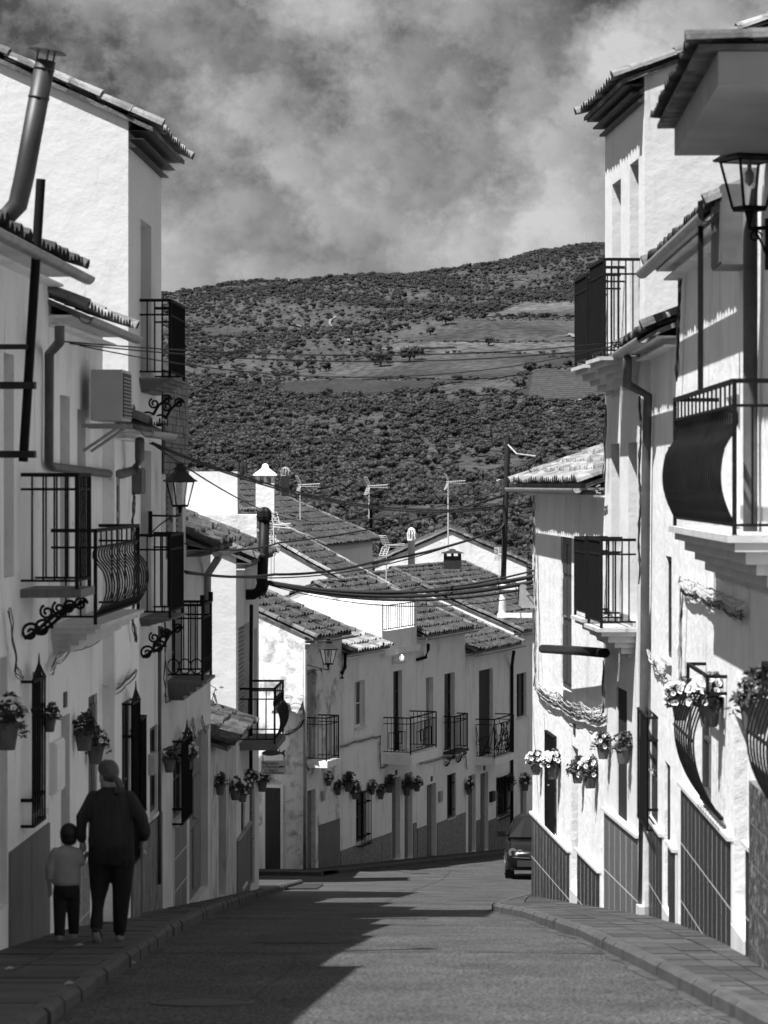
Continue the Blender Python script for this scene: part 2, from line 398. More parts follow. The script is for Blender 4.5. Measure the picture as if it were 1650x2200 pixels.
def reja(F, h, s0, s1, z0, z1, proj=0.14, crest=False, gap=0.11, parent=None, name='window_grille'):
    mb = MB()
    for z in (z0, z1): F.box(mb, s0, s1, proj - 0.012, proj + 0.012, z - 0.012, z + 0.012)
    for z in (z0 + (z1-z0)*0.18, z0 + (z1-z0)*0.8): F.box(mb, s0, s1, proj - 0.02, proj - 0.004, z - 0.015, z + 0.015)
    for s_ in (s0, s1):
        for z in (z0, z1): F.box(mb, s_ - 0.012, s_ + 0.012, 0, proj, z - 0.012, z + 0.012)
        for z in (z0 + (z1-z0)*0.18, z0 + (z1-z0)*0.8): F.box(mb, s_ - 0.006, s_ + 0.006, 0, proj, z - 0.015, z + 0.015)
    if crest:
        sm = (s0+s1)/2; cb = MB()
        for a, b in (((s0, z1), (sm, z1+0.13)), ((s1, z1), (sm, z1+0.13)), ((s0*0.7+s1*0.3, z1), (sm, z1+0.09)), ((s1*0.7+s0*0.3, z1), (sm, z1+0.09))):
            cb.tube([F.P(a[0], proj, a[1]), F.P(b[0], proj, b[1])], 0.012, 6)
        cb.tube([F.P(sm, proj, z1 + 0.05), F.P(sm, proj, z1 + 0.22)], [0.02, 0.004], 6)
    g = part(name, mb, 'iron', h); n = max(2, int((s1 - s0)/gap))
    if crest: part('crest', cb, 'iron', g)
    for i in range(n + 1):
        s_ = s0 + (s1 - s0)*i/n; rod('bar', F.P(s_, proj, z0), F.P(s_, proj, z1), 0.009, 'iron', g)
    for i in range(1, max(2, int(proj/0.1))):
        for s_ in (s0, s1): rod('bar', F.P(s_, proj*i/int(proj/0.1) if int(proj/0.1) else 0, z0), F.P(s_, proj*i/int(proj/0.1) if int(proj/0.1) else 0, z1), 0.009, 'iron', g)
    return g

def spiral(c, u, v, r, turns=1.6, r0=0.015, n=22, start=0.0):
    return [c + u*(math.cos(start + 2*math.pi*turns*i/n)*(r0 + (r - r0)*(1 - i/n))) + v*(math.sin(start + 2*math.pi*turns*i/n)*(r0 + (r - r0)*(1 - i/n))) for i in range(n + 1)]

def balcony(F, h, s0, s1, zf, proj, rail=0.92, style='bars', slab='plain', th=0.12, slabm='concrete', gap=0.115, brackets=0, ironm='iron', wave=0.10, second=0.16):
    mb = MB()
    if slab == 'plain': F.box(mb, s0 - 0.04, s1 + 0.04, 0, proj + 0.04, zf - th, zf)
    else:            # moulded corbel: steps inwards below the floor
        steps = [(0.05, 0.04), (0.03, 0.05), (-0.02, 0.07), (-0.07, 0.06), (-0.12, 0.07), (-0.18, 0.05)]
        z = zf
        for i, (e_, t_) in enumerate(steps[:5 if th < 0.3 else 6]):
            k = th/0.3
            F.box(mb, s0 - e_, s1 + e_, 0, max(0.05, proj + e_ - 0.03*i), z - t_*k, z - (0.0 if i == 0 else 0.001)); z -= t_*k
    b = part('balcony', mb, slabm, h)
    zt = zf + rail
    rm = MB()
    def ring(z, t=0.012, o=0.0):
        F.box(rm, s0, s1, proj - t + o, proj + t + o, z - t, z + t)
        for s_ in (s0, s1): F.box(rm, s_ - t, s_ + t, 0, proj - t + o, z - t, z + t)
    ring(zt, 0.016); ring(zt - second, 0.010); ring(zf + 0.07, 0.010)
    for s_ in (s0, s1):
        F.box(rm, s_ - 0.015, s_ + 0.015, proj - 0.015, proj + 0.015, zf - 0.01, zt - 0.016)
    part('rail', rm, ironm, b)
    n = max(3, int((s1 - s0)/gap)); ns = max(1, int(proj/gap))
    def bars(pa, pb, outw):
        rod('baluster', pa, pb, 0.0085, ironm, b)
    if style == 'belly':
        Hh = zt - second - (zf + 0.07); cm = MB(); pts = []
        for i in range(15):
            t = i/14; u_ = 1 - t; w = wave*math.sin(math.pi*u_**1.3) - (0.45*wave*math.sin(math.pi*u_/0.32) if u_ < 0.32 else 0)
            pts.append((0, w, t*Hh))
        cm.tube(pts, 0.0085, 7); me = cm.mesh('belly_bar', 'iron_sheen', True)
        for i in range(n + 1):
            s_ = s0 + (s1 - s0)*i/n; o = link('baluster', me, b); o.location = F.P(s_, proj, zf + 0.07)
            o.rotation_euler = (0, 0, math.atan2(-F.n.x, F.n.y))
        for s_ in (s0, s1):
            for i in range(1, ns + 1): bars(F.P(s_, proj*i/(ns + 1), zf + 0.07), F.P(s_, proj*i/(ns + 1), zt - second), 0)
        for i in range(0, n + 1, 2): bars(F.P(s0 + (s1-s0)*i/n, proj, zt - second), F.P(s0 + (s1-s0)*i/n, proj, zt), 0)
    elif style == 'lattice':
        rg = random.Random(5)
        for face in ('front', 'near', 'far'):
            L = s1 - s0 if face == 'front' else proj
            q = lambda a, z: F.P(s0 + a, proj, z) if face == 'front' else F.P(s0 if face == 'near' else s1, a, z)
            for i in range(int(L/0.10)):
                a0 = rg.uniform(0, L); a1 = min(L, max(0, a0 + rg.uniform(-0.5, 0.5))); z0_ = zf + 0.07; 
                rod('baluster', q(a0, z0_), q(a1, zt - second), 0.010, ironm, b)
                rod('baluster', q(max(0, a0 - 0.2), zf + rg.uniform(0.1, 0.7)), q(min(L, a0 + 0.3), zf + rg.uniform(0.1, 0.7)), 0.008, ironm, b)
    else:
        for i in range(n + 1):
            s_ = s0 + (s1 - s0)*i/n; bars(F.P(s_, proj, zf + 0.07), F.P(s_, proj, zt if style == 'bars' else zt - second), 0)
        for s_ in (s0, s1):
            for i in range(1, ns + 1): bars(F.P(s_, proj*i/(ns + 1), zf + 0.07), F.P(s_, proj*i/(ns + 1), zt), 0)
        if style == 'geo':
            for face in ('front', 'near'):
                gm = MB()
                L = s1 - s0 if face == 'front' else proj
                q = lambda a, z: F.P(s0 + a, proj + 0.01, z) if face == 'front' else F.P(s0 - 0.01, a, z)
                for (a, z, w, hh) in ((0.2, 0.15, 0.28, 0.42), (0.38, 0.3, 0.3, 0.3), (0.55, 0.12, 0.25, 0.5)):
                    pp = [q(L*a, zf+z), q(L*min(1, a+w), zf+z), q(L*min(1, a+w), zf+z+hh), q(L*a, zf+z+hh), q(L*a, zf+z)]
                    for c_, d_ in zip(pp, pp[1:]): gm.tube([c_, d_], 0.011, 5)
                part('ornament', gm, ironm, b)
        if style == 'ring':
            for face in ('front', 'near'):
                gm = MB()
                L = s1 - s0 if face == 'front' else proj
                for i in range(int(L/0.13)):
                    a = (i + 0.5)*L/int(L/0.13); c = F.P(s0 + a, proj, zf + 0.17) if face == 'front' else F.P(s0, a, zf + 0.17); u = F.d3 if face == 'front' else F.n3
                    gm.tube([c + u*0.072*math.cos(t) + Vector((0,0,0.09*math.sin(t))) for t in [2*math.pi*k/12 for k in range(13)]], 0.009, 5)
                part('ornament', gm, ironm, b)
            for s_ in (s0, s1): rod('finial', F.P(s_, proj, zt), F.P(s_, proj, zt + 0.12), 0.03, ironm, b)
    for k in range(brackets):
        s_ = s0 + (s1 - s0)*(0.06 + 0.88*k/max(1, brackets - 1)); bm = MB(); up = Vector((0,0,1))
        zb_ = zf - th - 0.02
        bm.tube([F.P(s_, 0.02, zb_ - 0.32), F.P(s_, 0.12, zb_ - 0.26), F.P(s_, proj*0.6, zb_ - 0.12), F.P(s_, proj*0.95, zb_ - 0.03)], 0.016, 6)
        bm.tube(spiral(F.P(s_, 0.07, zb_ - 0.27), F.n3, up, 0.085, 1.5), 0.013, 6); bm.tube(spiral(F.P(s_, proj*0.85, zb_ - 0.06), F.n3, up, 0.06, 1.5), 0.012, 6)
        bm.tube(spiral(F.P(s_, proj*0.45, zb_ - 0.10), F.n3, up, 0.06, 1.4, start=2), 0.012, 6)
        part('scroll_bracket', bm, ironm, b)
    return b

def wall_mesh(F, s0, s1, zb, ze, ops, D, shape, pitch):
    mb = MB()
    ss = sorted({round(x, 4) for o in ops for x in (o[0], o[1])} | {s0, s1}); zs = sorted({round(x, 4) for o in ops for x in (o[2], o[3])} | {zb, ze})
    ss = [x for x in ss if s0 <= x <= s1]; zs = [z for z in zs if zb <= z <= ze]
    for a, b in zip(ss, ss[1:]):
        for c, d in zip(zs, zs[1:]):
            sm, zm = (a+b)/2, (c+d)/2
            if any(o[0] < sm < o[1] and o[2] < zm < o[3] for o in ops): continue
            mb.add([F.P(a,0,c), F.P(b,0,c), F.P(b,0,d), F.P(a,0,d)], [(0,1,2,3)])
    for (a, b, c, d, dep) in ops:
        q = lambda s_, z, o: F.P(s_, o, z)
        dd = -dep - 0.07
        for pts in ([q(a,c,0), q(a,d,0), q(a,d,dd), q(a,c,dd)], [q(b,c,0), q(b,d,0), q(b,d,dd), q(b,c,dd)], [q(a,d,0), q(b,d,0), q(b,d,dd), q(a,d,dd)], [q(a,c,0), q(b,c,0), q(b,c,dd), q(a,c,dd)], [q(a,c,dd), q(b,c,dd), q(b,d,dd), q(a,d,dd)]):
            mb.add(pts, [(0,1,2,3)])
    for s_ in (s0, s1):
        if shape == 'gable': pr = [(0,zb),(0,ze),(-D/2, ze+pitch*D/2),(-D,ze),(-D,zb)]
        elif shape == 'mono': pr = [(0,zb),(0,ze),(-D,ze+pitch*D),(-D,zb)]
        else: pr = [(0,zb),(0,ze),(-D,ze),(-D,zb)]
        mb.add([F.P(s_, o, z) for o, z in pr], [tuple(range(len(pr)))])
    zk = ze + (pitch*D if shape == 'mono' else 0)
    mb.add([F.P(s0,-D,zb), F.P(s1,-D,zb), F.P(s1,-D,zk), F.P(s0,-D,zk)], [(0,1,2,3)])
    if shape == 'flat': mb.add([F.P(s0,0,ze), F.P(s1,0,ze), F.P(s1,-D,ze), F.P(s0,-D,ze)], [(0,1,2,3)])
    return mb

def house(F, s0, s1, ze, label, ops=(), D=7.0, shape='gable', pitch=0.42, oh=0.24, nh=0.05, wallm='plaster', tilem='tile', vergem='tile_verge',
          gutter=True, cornice=2, cornicem=None, name='house', verges=(True, True), seed=1, group=None, zb=None, row=0.36):
    """ops: (pxa, pxb, ytop, ybottom, kind[, depth]) in photograph pixels on this facade, measured at the opening's middle"""
    zb = zb if zb is not None else min(F.g(s0), F.g(s1)) - 0.5
    base = F.P((s0 + s1)/2, -D/2, zb)
    h = thing(name, label, 'house', base, group)
    cuts = []; fills = []
    for op in ops:
        a, b = sorted((F.s(op[0]), F.s(op[1]))); pm = (op[0] + op[1])/2
        zt, zl = F.z(pm, op[2]), F.z(pm, op[3]); dep = op[5] if len(op) > 5 else 0.13
        a, b = max(a, s0 + 0.03), min(b, s1 - 0.03)
        if zl < zb + 0.05: zl = zb + 0.05
        if zt > ze - 0.05: zt = ze - 0.05
        if b - a < 0.1 or zt - zl < 0.1: continue
        cuts.append((round(a, 4), round(b, 4), round(zl, 4), round(zt, 4), dep)); fills.append((op[4], round(a, 4), round(b, 4), round(zl, 4), round(zt, 4), dep))
    part('wall', wall_mesh(F, s0, s1, zb, ze, cuts, D, shape, pitch), wallm, h)
    for k, a, b, c, d, dep in fills:
        if k != 'none': fill(F, h, k, a, b, c, d, dep, wallm)
    h['_f'] = 0
    if shape != 'flat':
        dk = MB(); t = 0.05; zE = ze - pitch*oh + 0.03; oR = -D/2 if shape == 'gable' else -D; zR = ze + pitch*(-oR) + 0.03
        rings = lambda o0, z0, o1, z1: [F.P(s0-nh, o0, z0), F.P(s1+nh, o0, z0), F.P(s1+nh, o1, z1), F.P(s0-nh, o1, z1), F.P(s0-nh, o0, z0-t), F.P(s1+nh, o0, z0-t), F.P(s1+nh, o1, z1-t), F.P(s0-nh, o1, z1-t)]
        fs = [(0,1,2,3),(4,7,6,5),(0,4,5,1),(1,5,6,2),(2,6,7,3),(3,7,4,0)]
        dk.add(rings(oh, zE, oR, zR), fs)
        if shape == 'gable': dk.add(rings(-D-oh, zE, oR-0.002, zR), fs)
        rf = part('roof', dk, 'tile_verge', h)
        tm = MB(); tile_field(tm, F, s0-nh, s1+nh, oh + 0.07, zE - pitch*0.07 + 0.02, oR, zR + 0.02, seed=seed, row=row)
        if shape == 'gable': tile_field(tm, F, s0-nh, s1+nh, -D-oh-0.07, zE - pitch*0.07 + 0.02, oR, zR + 0.02, seed=seed + 50, row=row)
        q = part('roof_tiles', tm, tilem, rf, True); q['kind'] = 'stuff'
        me = q.data; me.polygons.foreach_set('use_smooth', [False]*len(me.polygons))
        for s_, on in ((s0 - nh + 0.06, verges[0]), (s1 + nh - 0.06, verges[1])):
            if on:
                verge(F, s_, oh + 0.08, zE - pitch*0.08, oR, zR, rf, vergem)
                if shape == 'gable' and on == 2: verge(F, s_, -D-oh-0.08, zE - pitch*0.08, oR, zR, rf, vergem)
        if shape == 'gable': ridge(F, s0, s1, oR, zR + 0.05, rf, vergem)
        cm = MB()
        for k in range(cornice):
            F.box(cm, s0 + 0.002*k, s1 - 0.002*k, 0.0, oh - 0.03 - 0.075*k, ze - 0.13 - 0.075*k - 0.012*k, ze - 0.06 - 0.087*k - pitch*oh*0.5)
        if cornice: part('cornice', cm, cornicem or wallm, h)
        if gutter:
            gm = MB(); n = 9; zg = zE - pitch*0.07 - 0.03; og = oh + 0.10; rg = 0.065; loops = []
            for s_ in (s0 - nh - 0.02, s1 + nh + 0.02):
                o_ = [F.P(s_, og + rg*math.cos(math.pi + math.pi*i/(n-1)), zg + rg*math.sin(math.pi + math.pi*i/(n-1))) for i in range(n)]
                i_ = [F.P(s_, og + (rg-0.008)*math.cos(math.pi + math.pi*i/(n-1)), zg + (rg-0.008)*math.sin(math.pi + math.pi*i/(n-1))) for i in reversed(range(n))]
                loops.append(o_ + i_)
            gm.loft(loops, False); part('gutter', gm, 'zinc', h, True)
    return h

def pipe(h, pts, r, m='zinc', name='downpipe', n=10):
    mb = MB(); mb.tube(pts, r, n); return part(name, mb, m, h, True)

def dado(F, h, s0, s1, ztop, m='marble_dark', tw=0.4, thh=0.55, cap='step', out=0.02, gm='grout', row0=None):
    """tiled skirting: level top, foot on the sloping pavement; each tile a piece"""
    mb = MB(); z0 = min(F.g(s0), F.g(s1)) - 0.25; F.box(mb, s0, s1, -0.02, out, z0, ztop)
    d = part('dado', mb, gm, h); n = max(1, round((s1 - s0)/tw)); rows = max(1, math.ceil((ztop - z0)/thh)); g = 0.008
    for i in range(n):
        for k in range(rows):
            a = s0 + (s1 - s0)*i/n + 2.2*g; b = s0 + (s1 - s0)*(i+1)/n - 2.2*g; t = ztop - k*thh - g; lo = max(z0, ztop - (k+1)*thh + g)
            if t - lo < 0.05 or t < min(F.g(a), F.g(b)) - 0.1: continue
            q = MB(); F.box(q, a, b, out - 0.012, out + 0.0015 + rnd.uniform(0, 0.001), lo, t); part('dado_tile', q, m, d)
    if cap:
        q = MB(); F.box(q, s0 - 0.01, s1 + 0.01, -0.01, out + 0.035, ztop, ztop + 0.035); part('dado_cap', q, cap, d)
    return d

# ---- small things that repeat: shared meshes, a fresh Empty each time
def place(proto, name, label, cat, loc, rz=0.0, sc=1.0, group=None, rx=0.0, tilt=0.0):
    e = bpy.data.objects.new(name, None); C.objects.link(e); e.location = loc; e.rotation_euler = (rx, tilt, rz)
    e.scale = sc if isinstance(sc, tuple) else (sc, sc, sc); e.empty_display_size = 0.1
    tag(e, label, cat, group)
    for nm, me, kind in proto:
        o = bpy.data.objects.new(nm, me); C.objects.link(o); o.parent = e
        if kind: o['kind'] = kind
    return e
def leaf_cloud(mb, rg, n, centre, rad, size, droop=0.0, flat=0.5):
    for _ in range(n):
        while True:
            p = Vector((rg.uniform(-1,1), rg.uniform(-1,1), rg.uniform(-1,1)))
            if 0.35 < p.length < 1: break
        c = Vector((centre[0] + p.x*rad[0], centre[1] + p.y*rad[1], centre[2] + p.z*rad[2] - droop*(p.x*p.x + p.y*p.y)))
        a = Vector((rg.gauss(0,1), rg.gauss(0,1), rg.gauss(0,flat))).normalized(); b = a.cross(Vector((rg.gauss(0,1), rg.gauss(0,1), rg.gauss(0,1)))).normalized()
        s = size*rg.uniform(0.6, 1.3)
        mb.add([c - a*s, c + b*s*0.5, c + a*s, c - b*s*0.5], [(0,1,2,3)])
def make_pot(v, dark=False, full=1.0):
    rg = random.Random(100 + v); full *= 1.2
    pm = MB(); ring = lambda r_, z: [(r_*math.cos(2*math.pi*i/14)*1.0, r_*math.sin(2*math.pi*i/14)*0.85, z) for i in range(14)]
    pm.loft([ring(0.068, 0.0), ring(0.098, 0.17), ring(0.112, 0.172), ring(0.114, 0.215), ring(0.100, 0.215), ring(0.095, 0.17)])
    lm = MB(); leaf_cloud(lm, rg, int(230*full), (rg.uniform(-.03,.03), 0, 0.27), (0.155*rg.uniform(.9,1.2), 0.14, 0.095*full), 0.028, 0.05)
    for _ in range(2):
        a_ = rg.uniform(0, 6.28); leaf_cloud(lm, rg, 16, (0.15*math.cos(a_), 0.13*math.sin(a_), 0.22 - 0.06*rg.random()), (0.045, 0.045, 0.07), 0.024); leaf_cloud(lm, rg, int(70*full), (0.03, -0.02, 0.33), (0.09, 0.09, 0.10*full), 0.026)
    fm = MB(); em = MB()
    nf = 0 if dark == 2 else 60 if dark == 3 else (11 if dark else rg.randint(20, 30))
    for _ in range(nf):
        a = rg.uniform(0, 2*math.pi); el = rg.uniform(-0.25, 1.0); r_ = 0.175
        c = Vector((r_*math.cos(a)*math.cos(el), r_*0.9*math.sin(a)*math.cos(el), 0.27 + 0.12*full*math.sin(el) - (0.05 if el < 0 else 0)))
        d = (c - Vector((0,0,0.22))).normalized() + Vector((rg.uniform(-.3,.3), -0.35 + rg.uniform(-.3,.3), rg.uniform(-.2,.2))); d.normalize()
        u = d.cross(Vector((0,0,1))).normalized(); w = d.cross(u); rr = rg.uniform(0.028, 0.040); n = 10
        vs_ = [c - d*0.02] + [c + d*0.012 + (u*math.cos(2*math.pi*i/n) + w*math.sin(2*math.pi*i/n))*rr*(1.0 if i % 2 else 0.86) for i in range(n)]
        fm.add(vs_, [(0, 1 + i, 1 + (i+1) % n) for i in range(n)])
        em.add([c + d*0.004 + (u*math.cos(2*math.pi*i/6) + w*math.sin(2*math.pi*i/6))*rr*0.3 for i in range(6)], [tuple(range(6))])
    pr = [('pot', pm.mesh('pot', 'terracotta'), None), ('foliage', lm.mesh('foliage', 'leaf'), 'stuff')]
    if nf: pr += [('blossoms', fm.mesh('blossoms', 'petal_dark' if dark is True else 'petal'), 'stuff'), ('blossom_hearts', em.mesh('blossom_hearts', 'petal_eye'), 'stuff')]
    return pr
POTS = {'white': [make_pot(k, full=0.85 + 0.09*(k % 6)) for k in (1, 2, 3, 11, 12, 13)], 'dark': [make_pot(4, True), make_pot(5, True, 0.8), make_pot(14, True, 1.2), make_pot(15, True, 1.0)], 'lush': [make_pot(21, 3, 1.15), make_pot(22, 3, 1.0)], 'green': [make_pot(6, 2, 0.7), make_pot(7, 2, 1.1), make_pot(16, 2, 0.9)]}
_pc = [0]
def pot(F, px, rim, wpx, kind, label, group, o=None):
    """px: centre, rim: photograph row of the rim, wpx: rim width in pixels"""
    _pc[0] += 1
    o = 0.13 if o is None else o
    for _ in range(3):
        Y = F.P(F.s(px, o), o, 0).y; w = wpx*Y/FP; sc = w/0.226; o = 0.107*sc
    p = F.pt(px, rim, o); p.z -= 0.215*sc
    v = POTS[kind]; place(v[_pc[0] % len(v)], 'flower_pot', label, 'flower pot', p, rz=rnd.uniform(-0.6, 0.6), sc=sc, group=group)
def cable(label, pts, r=0.012, sag=0.0, group=None, m='wire', n=20, name='overhead_cable'):
    mb = MB(); path = []
    pts = [Vector(p) for p in pts]
    for a, b in zip(pts, pts[1:]):
        for i in range(n):
            t = i/n; q = a.lerp(b, t); q.z -= sag*4*t*(1 - t); path.append(q)
    path.append(pts[-1]); mb.tube(path, r, 6)
    o = part(name, mb, m, None, True); tag(o, label, 'cable', group); return o
def bundle(F, label, pix_pts, n=6, r=0.009, sag=0.10, m='wire_light', spread=0.05, group=None, o=0.05, seed=3):
    """tangled service cables clipped to a wall"""
    rg = random.Random(seed); mb = MB(); split = []
    base = [F.pt(px, py, o) for px, py in pix_pts]
    for k in range(int(n*1.5)):
        path = []; ph = rg.uniform(0, 6); dz = rg.uniform(-spread, spread); fr = rg.uniform(2, 5); sg = sag*rg.uniform(0.2, 1.3)
        for a, b in zip(base, base[1:]):
            L = (b - a).length; ns = max(4, int(L/0.12))
            hor = math.hypot(b.x - a.x, b.y - a.y)/max(L, 1e-6)
            for i in range(ns):
                t = i/ns; q = a.lerp(b, t); w = 0.6*math.sin(fr*L*t*2 + ph) + 0.6*math.sin(fr*L*t*5.3 + ph*2.7)
                q.z += (dz + 0.2*spread*w - sg*4*t*(1-t))*hor; q += F.n3*(0.012*w + 0.01*k/n) + F.d3*((dz + 0.5*spread*w)*(1 - hor)); path.append(q)
        path.append(base[-1] + F.n3*0.01); f0 = len(mb.f); mb.tube(path, r*0.42*rg.uniform(0.7, 1.3), 5); split.append((f0, len(mb.f), k % 3 == 2))
    ob = part('cable_bundle', mb, m, None, True); ob.data.materials.append(MATS['wire' if m != 'wire' else 'pipe_grey'])
    if len(ob.data.polygons) == len(mb.f):
        for a_, b_, on in split:
            if on:
                for q_ in range(a_, b_): ob.data.polygons[q_].material_index = 1
    tag(ob, label, 'cables', group); return ob
# ------------------------------------------------------------------ terrain, road, pavements
TP = [(-80, 3.0), (0, -2.3), (38, -6.5), (68, -10.4), (112, -14.4), (150, -17.4), (300, -21), (450, -17), (600, -12), (800, -4.0), (1000, 7), (1200, 24), (1400, 45), (1600, 69), (1800, 95), (2100, 133), (2400, 170), (2620, 190), (2850, 196), (3200, 170), (4000, 120)]
def terr(x, y):
    z = TP[-1][1]
    for (a, za), (b, zb) in zip(TP, TP[1:]):
        if y <= b:
            t = (y - a)/(b - a); z = za + (zb - za)*t; break
    f = min(1.0, max(0.0, (y - 350)/1400)); f = f*f*(3 - 2*f)
    z += 0.098*max(-500, min(500, x))*f*min(1.0, y/2500) + f*(3.5*math.sin(x*0.021 + y*0.004) + 3.0*math.sin(x*0.013 - y*0.0105 + 1.0) + 1.6*math.sin(x*0.05 + y*0.017))
    if abs(x) > 500: z += (abs(x) - 500)*0.02*f
    return EZ + z
ys = [-80 + 10*i for i in range(24)] + [160 + 12*i for i in range(250)] + [3200, 3500, 4000]
xs = [-1500, -1100, -800, -620] + [-500 + 12.5*i for i in range(81)] + [620, 800, 1100, 1500]
mb = MB(); mb.v = [(x, y, terr(x, y)) for y in ys for x in xs]; nx = len(xs)
mb.f = [(j*nx+i, j*nx+i+1, (j+1)*nx+i+1, (j+1)*nx+i) for j in range(len(ys)-1) for i in range(nx-1)]
mat('hillside', 0.06, 0.95, 0.5, 0.03, spots=0.8, spot_col=0.035, spot_scale=0.09, spot_lo=0.45, spot_hi=0.6, speck=0.4, speck_scale=0.5)
mat('field_grass', 0.046, 0.95, 0.5, 0.015, speck=0.5, speck_scale=0.22)
mat('field_pale', 0.085, 0.95, 0.45, 0.02, speck=0.5, speck_scale=0.22)
mat('field_dark', 0.026, 0.95, 0.3, 0.03, speck=0.3, speck_scale=0.35)
mat('vine', 0.05, 0.9, 0.4, 0.4)
mat('dirt', 0.2, 0.95, 0.2, 0.1)
struct('terrain', mb, 'hillside', True)
def tpt(px, py, lift=0.5):
    k = (px - CX)/FP; t = (HY - py)/FP; y = 420.0
    while y < 3150:
        if terr(k*y, y) >= EZ + t*y:
            a, b = y - 6, y
            for _ in range(8):
                c = (a + b)/2
                if terr(k*c, c) >= EZ + t*c: b = c
                else: a = c
            y = b; break
        y += 6
    return Vector((k*y, y, terr(k*y, y) + lift))
FIELDS = [  # rows of (photo row, left, right) turned into ground positions
    ('field_pale', [(652, 1120, 1330), (668, 1085, 1330), (681, 1040, 1330)]),
    ('field_grass', [(690, 960, 1330), (705, 930, 1330), (722, 905, 1330), (736, 840, 1330)]),
    ('field_pale', [(737, 850, 1330), (750, 820, 1330), (760, 850, 1330)]),
    ('field_grass', [(762, 905, 1240), (780, 760, 1180), (800, 690, 1130), (815, 660, 1080)]),
    ('field_dark', [(818, 640, 1010), (832, 600, 930), (846, 580, 830), (852, 640, 790)]),
    ('field_grass', [(818, 1010, 1120), (835, 960, 1115), (849, 925, 1110)]),
    ('field_dark', [(795, 1150, 1340), (820, 1130, 1340), (845, 1115, 1340), (862, 1160, 1340)]),
    ('field_dark', [(770, 1180, 1340), (790, 1150, 1340)]),
    ('field_grass', [(705, 440, 560), (716, 430, 545), (724, 450, 520)]),
    ('field_grass', [(596, 1090, 1180), (604, 1080, 1175)]),
    ('field_dark', [(1098, 830, 1000), (1118, 800, 960), (1135, 800, 900)]),
]
for m, rows in FIELDS:
    mb = MB(); n = 14; rr = []
    sub = []
    for (y0, a0, b0), (y1, a1, b1) in zip(rows, rows[1:]):
        for q in range(3): t = q/3; sub.append((y0+(y1-y0)*t, a0+(a1-a0)*t, b0+(b1-b0)*t))
    sub.append(rows[-1])
    for (y, a, b) in sub:
        wa, wb = a + rnd.uniform(-8, 8), b + rnd.uniform(-8, 8)
        rr.append([tpt(wa + (wb-wa)*i/n, y + 2.0*math.sin(i*0.9 + y)) for i in range(n + 1)])
    for l in rr: mb.v += [tuple(p) for p in l]
    mb.f = [(j*(n+1)+i, (j+1)*(n+1)+i, (j+1)*(n+1)+i+1, j*(n+1)+i+1) for j in range(len(rr)-1) for i in range(n)]
    struct('field', mb, m, True)
vm = MB()                                   # vine rows
for k in range(15):
    y = 798 + 4.4*k; pts = [tpt(px, y - (px-1150)*0.05, 0.2) for px in range(1148 - k, 1340, 14)]
    for a, b in zip(pts, pts[1:]):
        vm.add([a, b, b + Vector((0,2.2,1.0)), a + Vector((0,2.2,1.0))], [(0,1,2,3)])
vo = part('vine_rows', vm, 'vine'); vo['kind'] = 'stuff'; tag(vo, 'rows of low vines on the hillside plot', 'vines')
def path(pts, w, name='dirt_path'):
    mb = MB(); P_ = [tpt(px, py, 1.0) for px, py in pts]
    for i, p in enumerate(P_):
        d = (P_[min(i+1, len(P_)-1)] - P_[max(0, i-1)]); n_ = Vector((d.y, -d.x, 0)).normalized()*w
        mb.v += [tuple(p - n_), tuple(p + n_ + Vector((0,0,0.3)))]
    mb.f = [(2*i, 2*i+1, 2*i+3, 2*i+2) for i in range(len(P_)-1)]
    struct(name, mb, 'dirt')
path([(1160, 866), (1200, 872), (1235, 868), (1260, 858), (1300, 850)], 1.6)
path([(722, 682), (710, 690), (708, 698), (714, 706), (722, 712)], 0.8)
path([(750, 722), (752, 732), (753, 742)], 1.8); path([(620, 697), (650, 705), (690, 722)], 1.5)
path([(1215, 725), (1226, 720), (1235, 728), (1300, 740)], 2.0)
path([(880, 748), (930, 752), (980, 748)], 2.2)

# road
mb = MB(); yy = [-10 + 0.5*i for i in range(260)]; xx = [-7, -4.5, -3, -2.2, -1.5, -0.7, 0, 0.7, 1.4, 2.1, 3, 4.5, 7, 10]
rg = random.Random(2)
for y in yy:
    for x in xx: mb.v.append((x, y, ground(y) + 0.012*math.sin(x*1.3 + y*0.31)*math.sin(y*0.9) - 0.012*abs(x)*0.3))
n = len(xx); mb.f = [(j*n+i, j*n+i+1, (j+1)*n+i+1, (j+1)*n+i) for j in range(len(yy)-1) for i in range(n-1)]
struct('road', mb, 'asphalt', True)
for yj, x0, x1 in ((24.2, -1.9, 1.85), (31.0, -1.95, 1.6)):  # dark strips painted as the shadows of cables crossing the road
    mb = MB(); P_ = []
    for i in range(22):
        x = x0 + (x1-x0)*i/21; y = yj + 0.05*math.sin(x*3) + rg.uniform(-0.02, 0.02); w = 0.018 + rg.uniform(0, 0.02)
        P_ += [(x, y - w, ground(y - w) + 0.008), (x, y + w, ground(y + w) + 0.008)]
    mb.v = P_; mb.f = [(2*i, 2*i+2, 2*i+3, 2*i+1) for i in range(21)]
    struct('cable_shadow_strip', mb, 'crack_and_shadow')

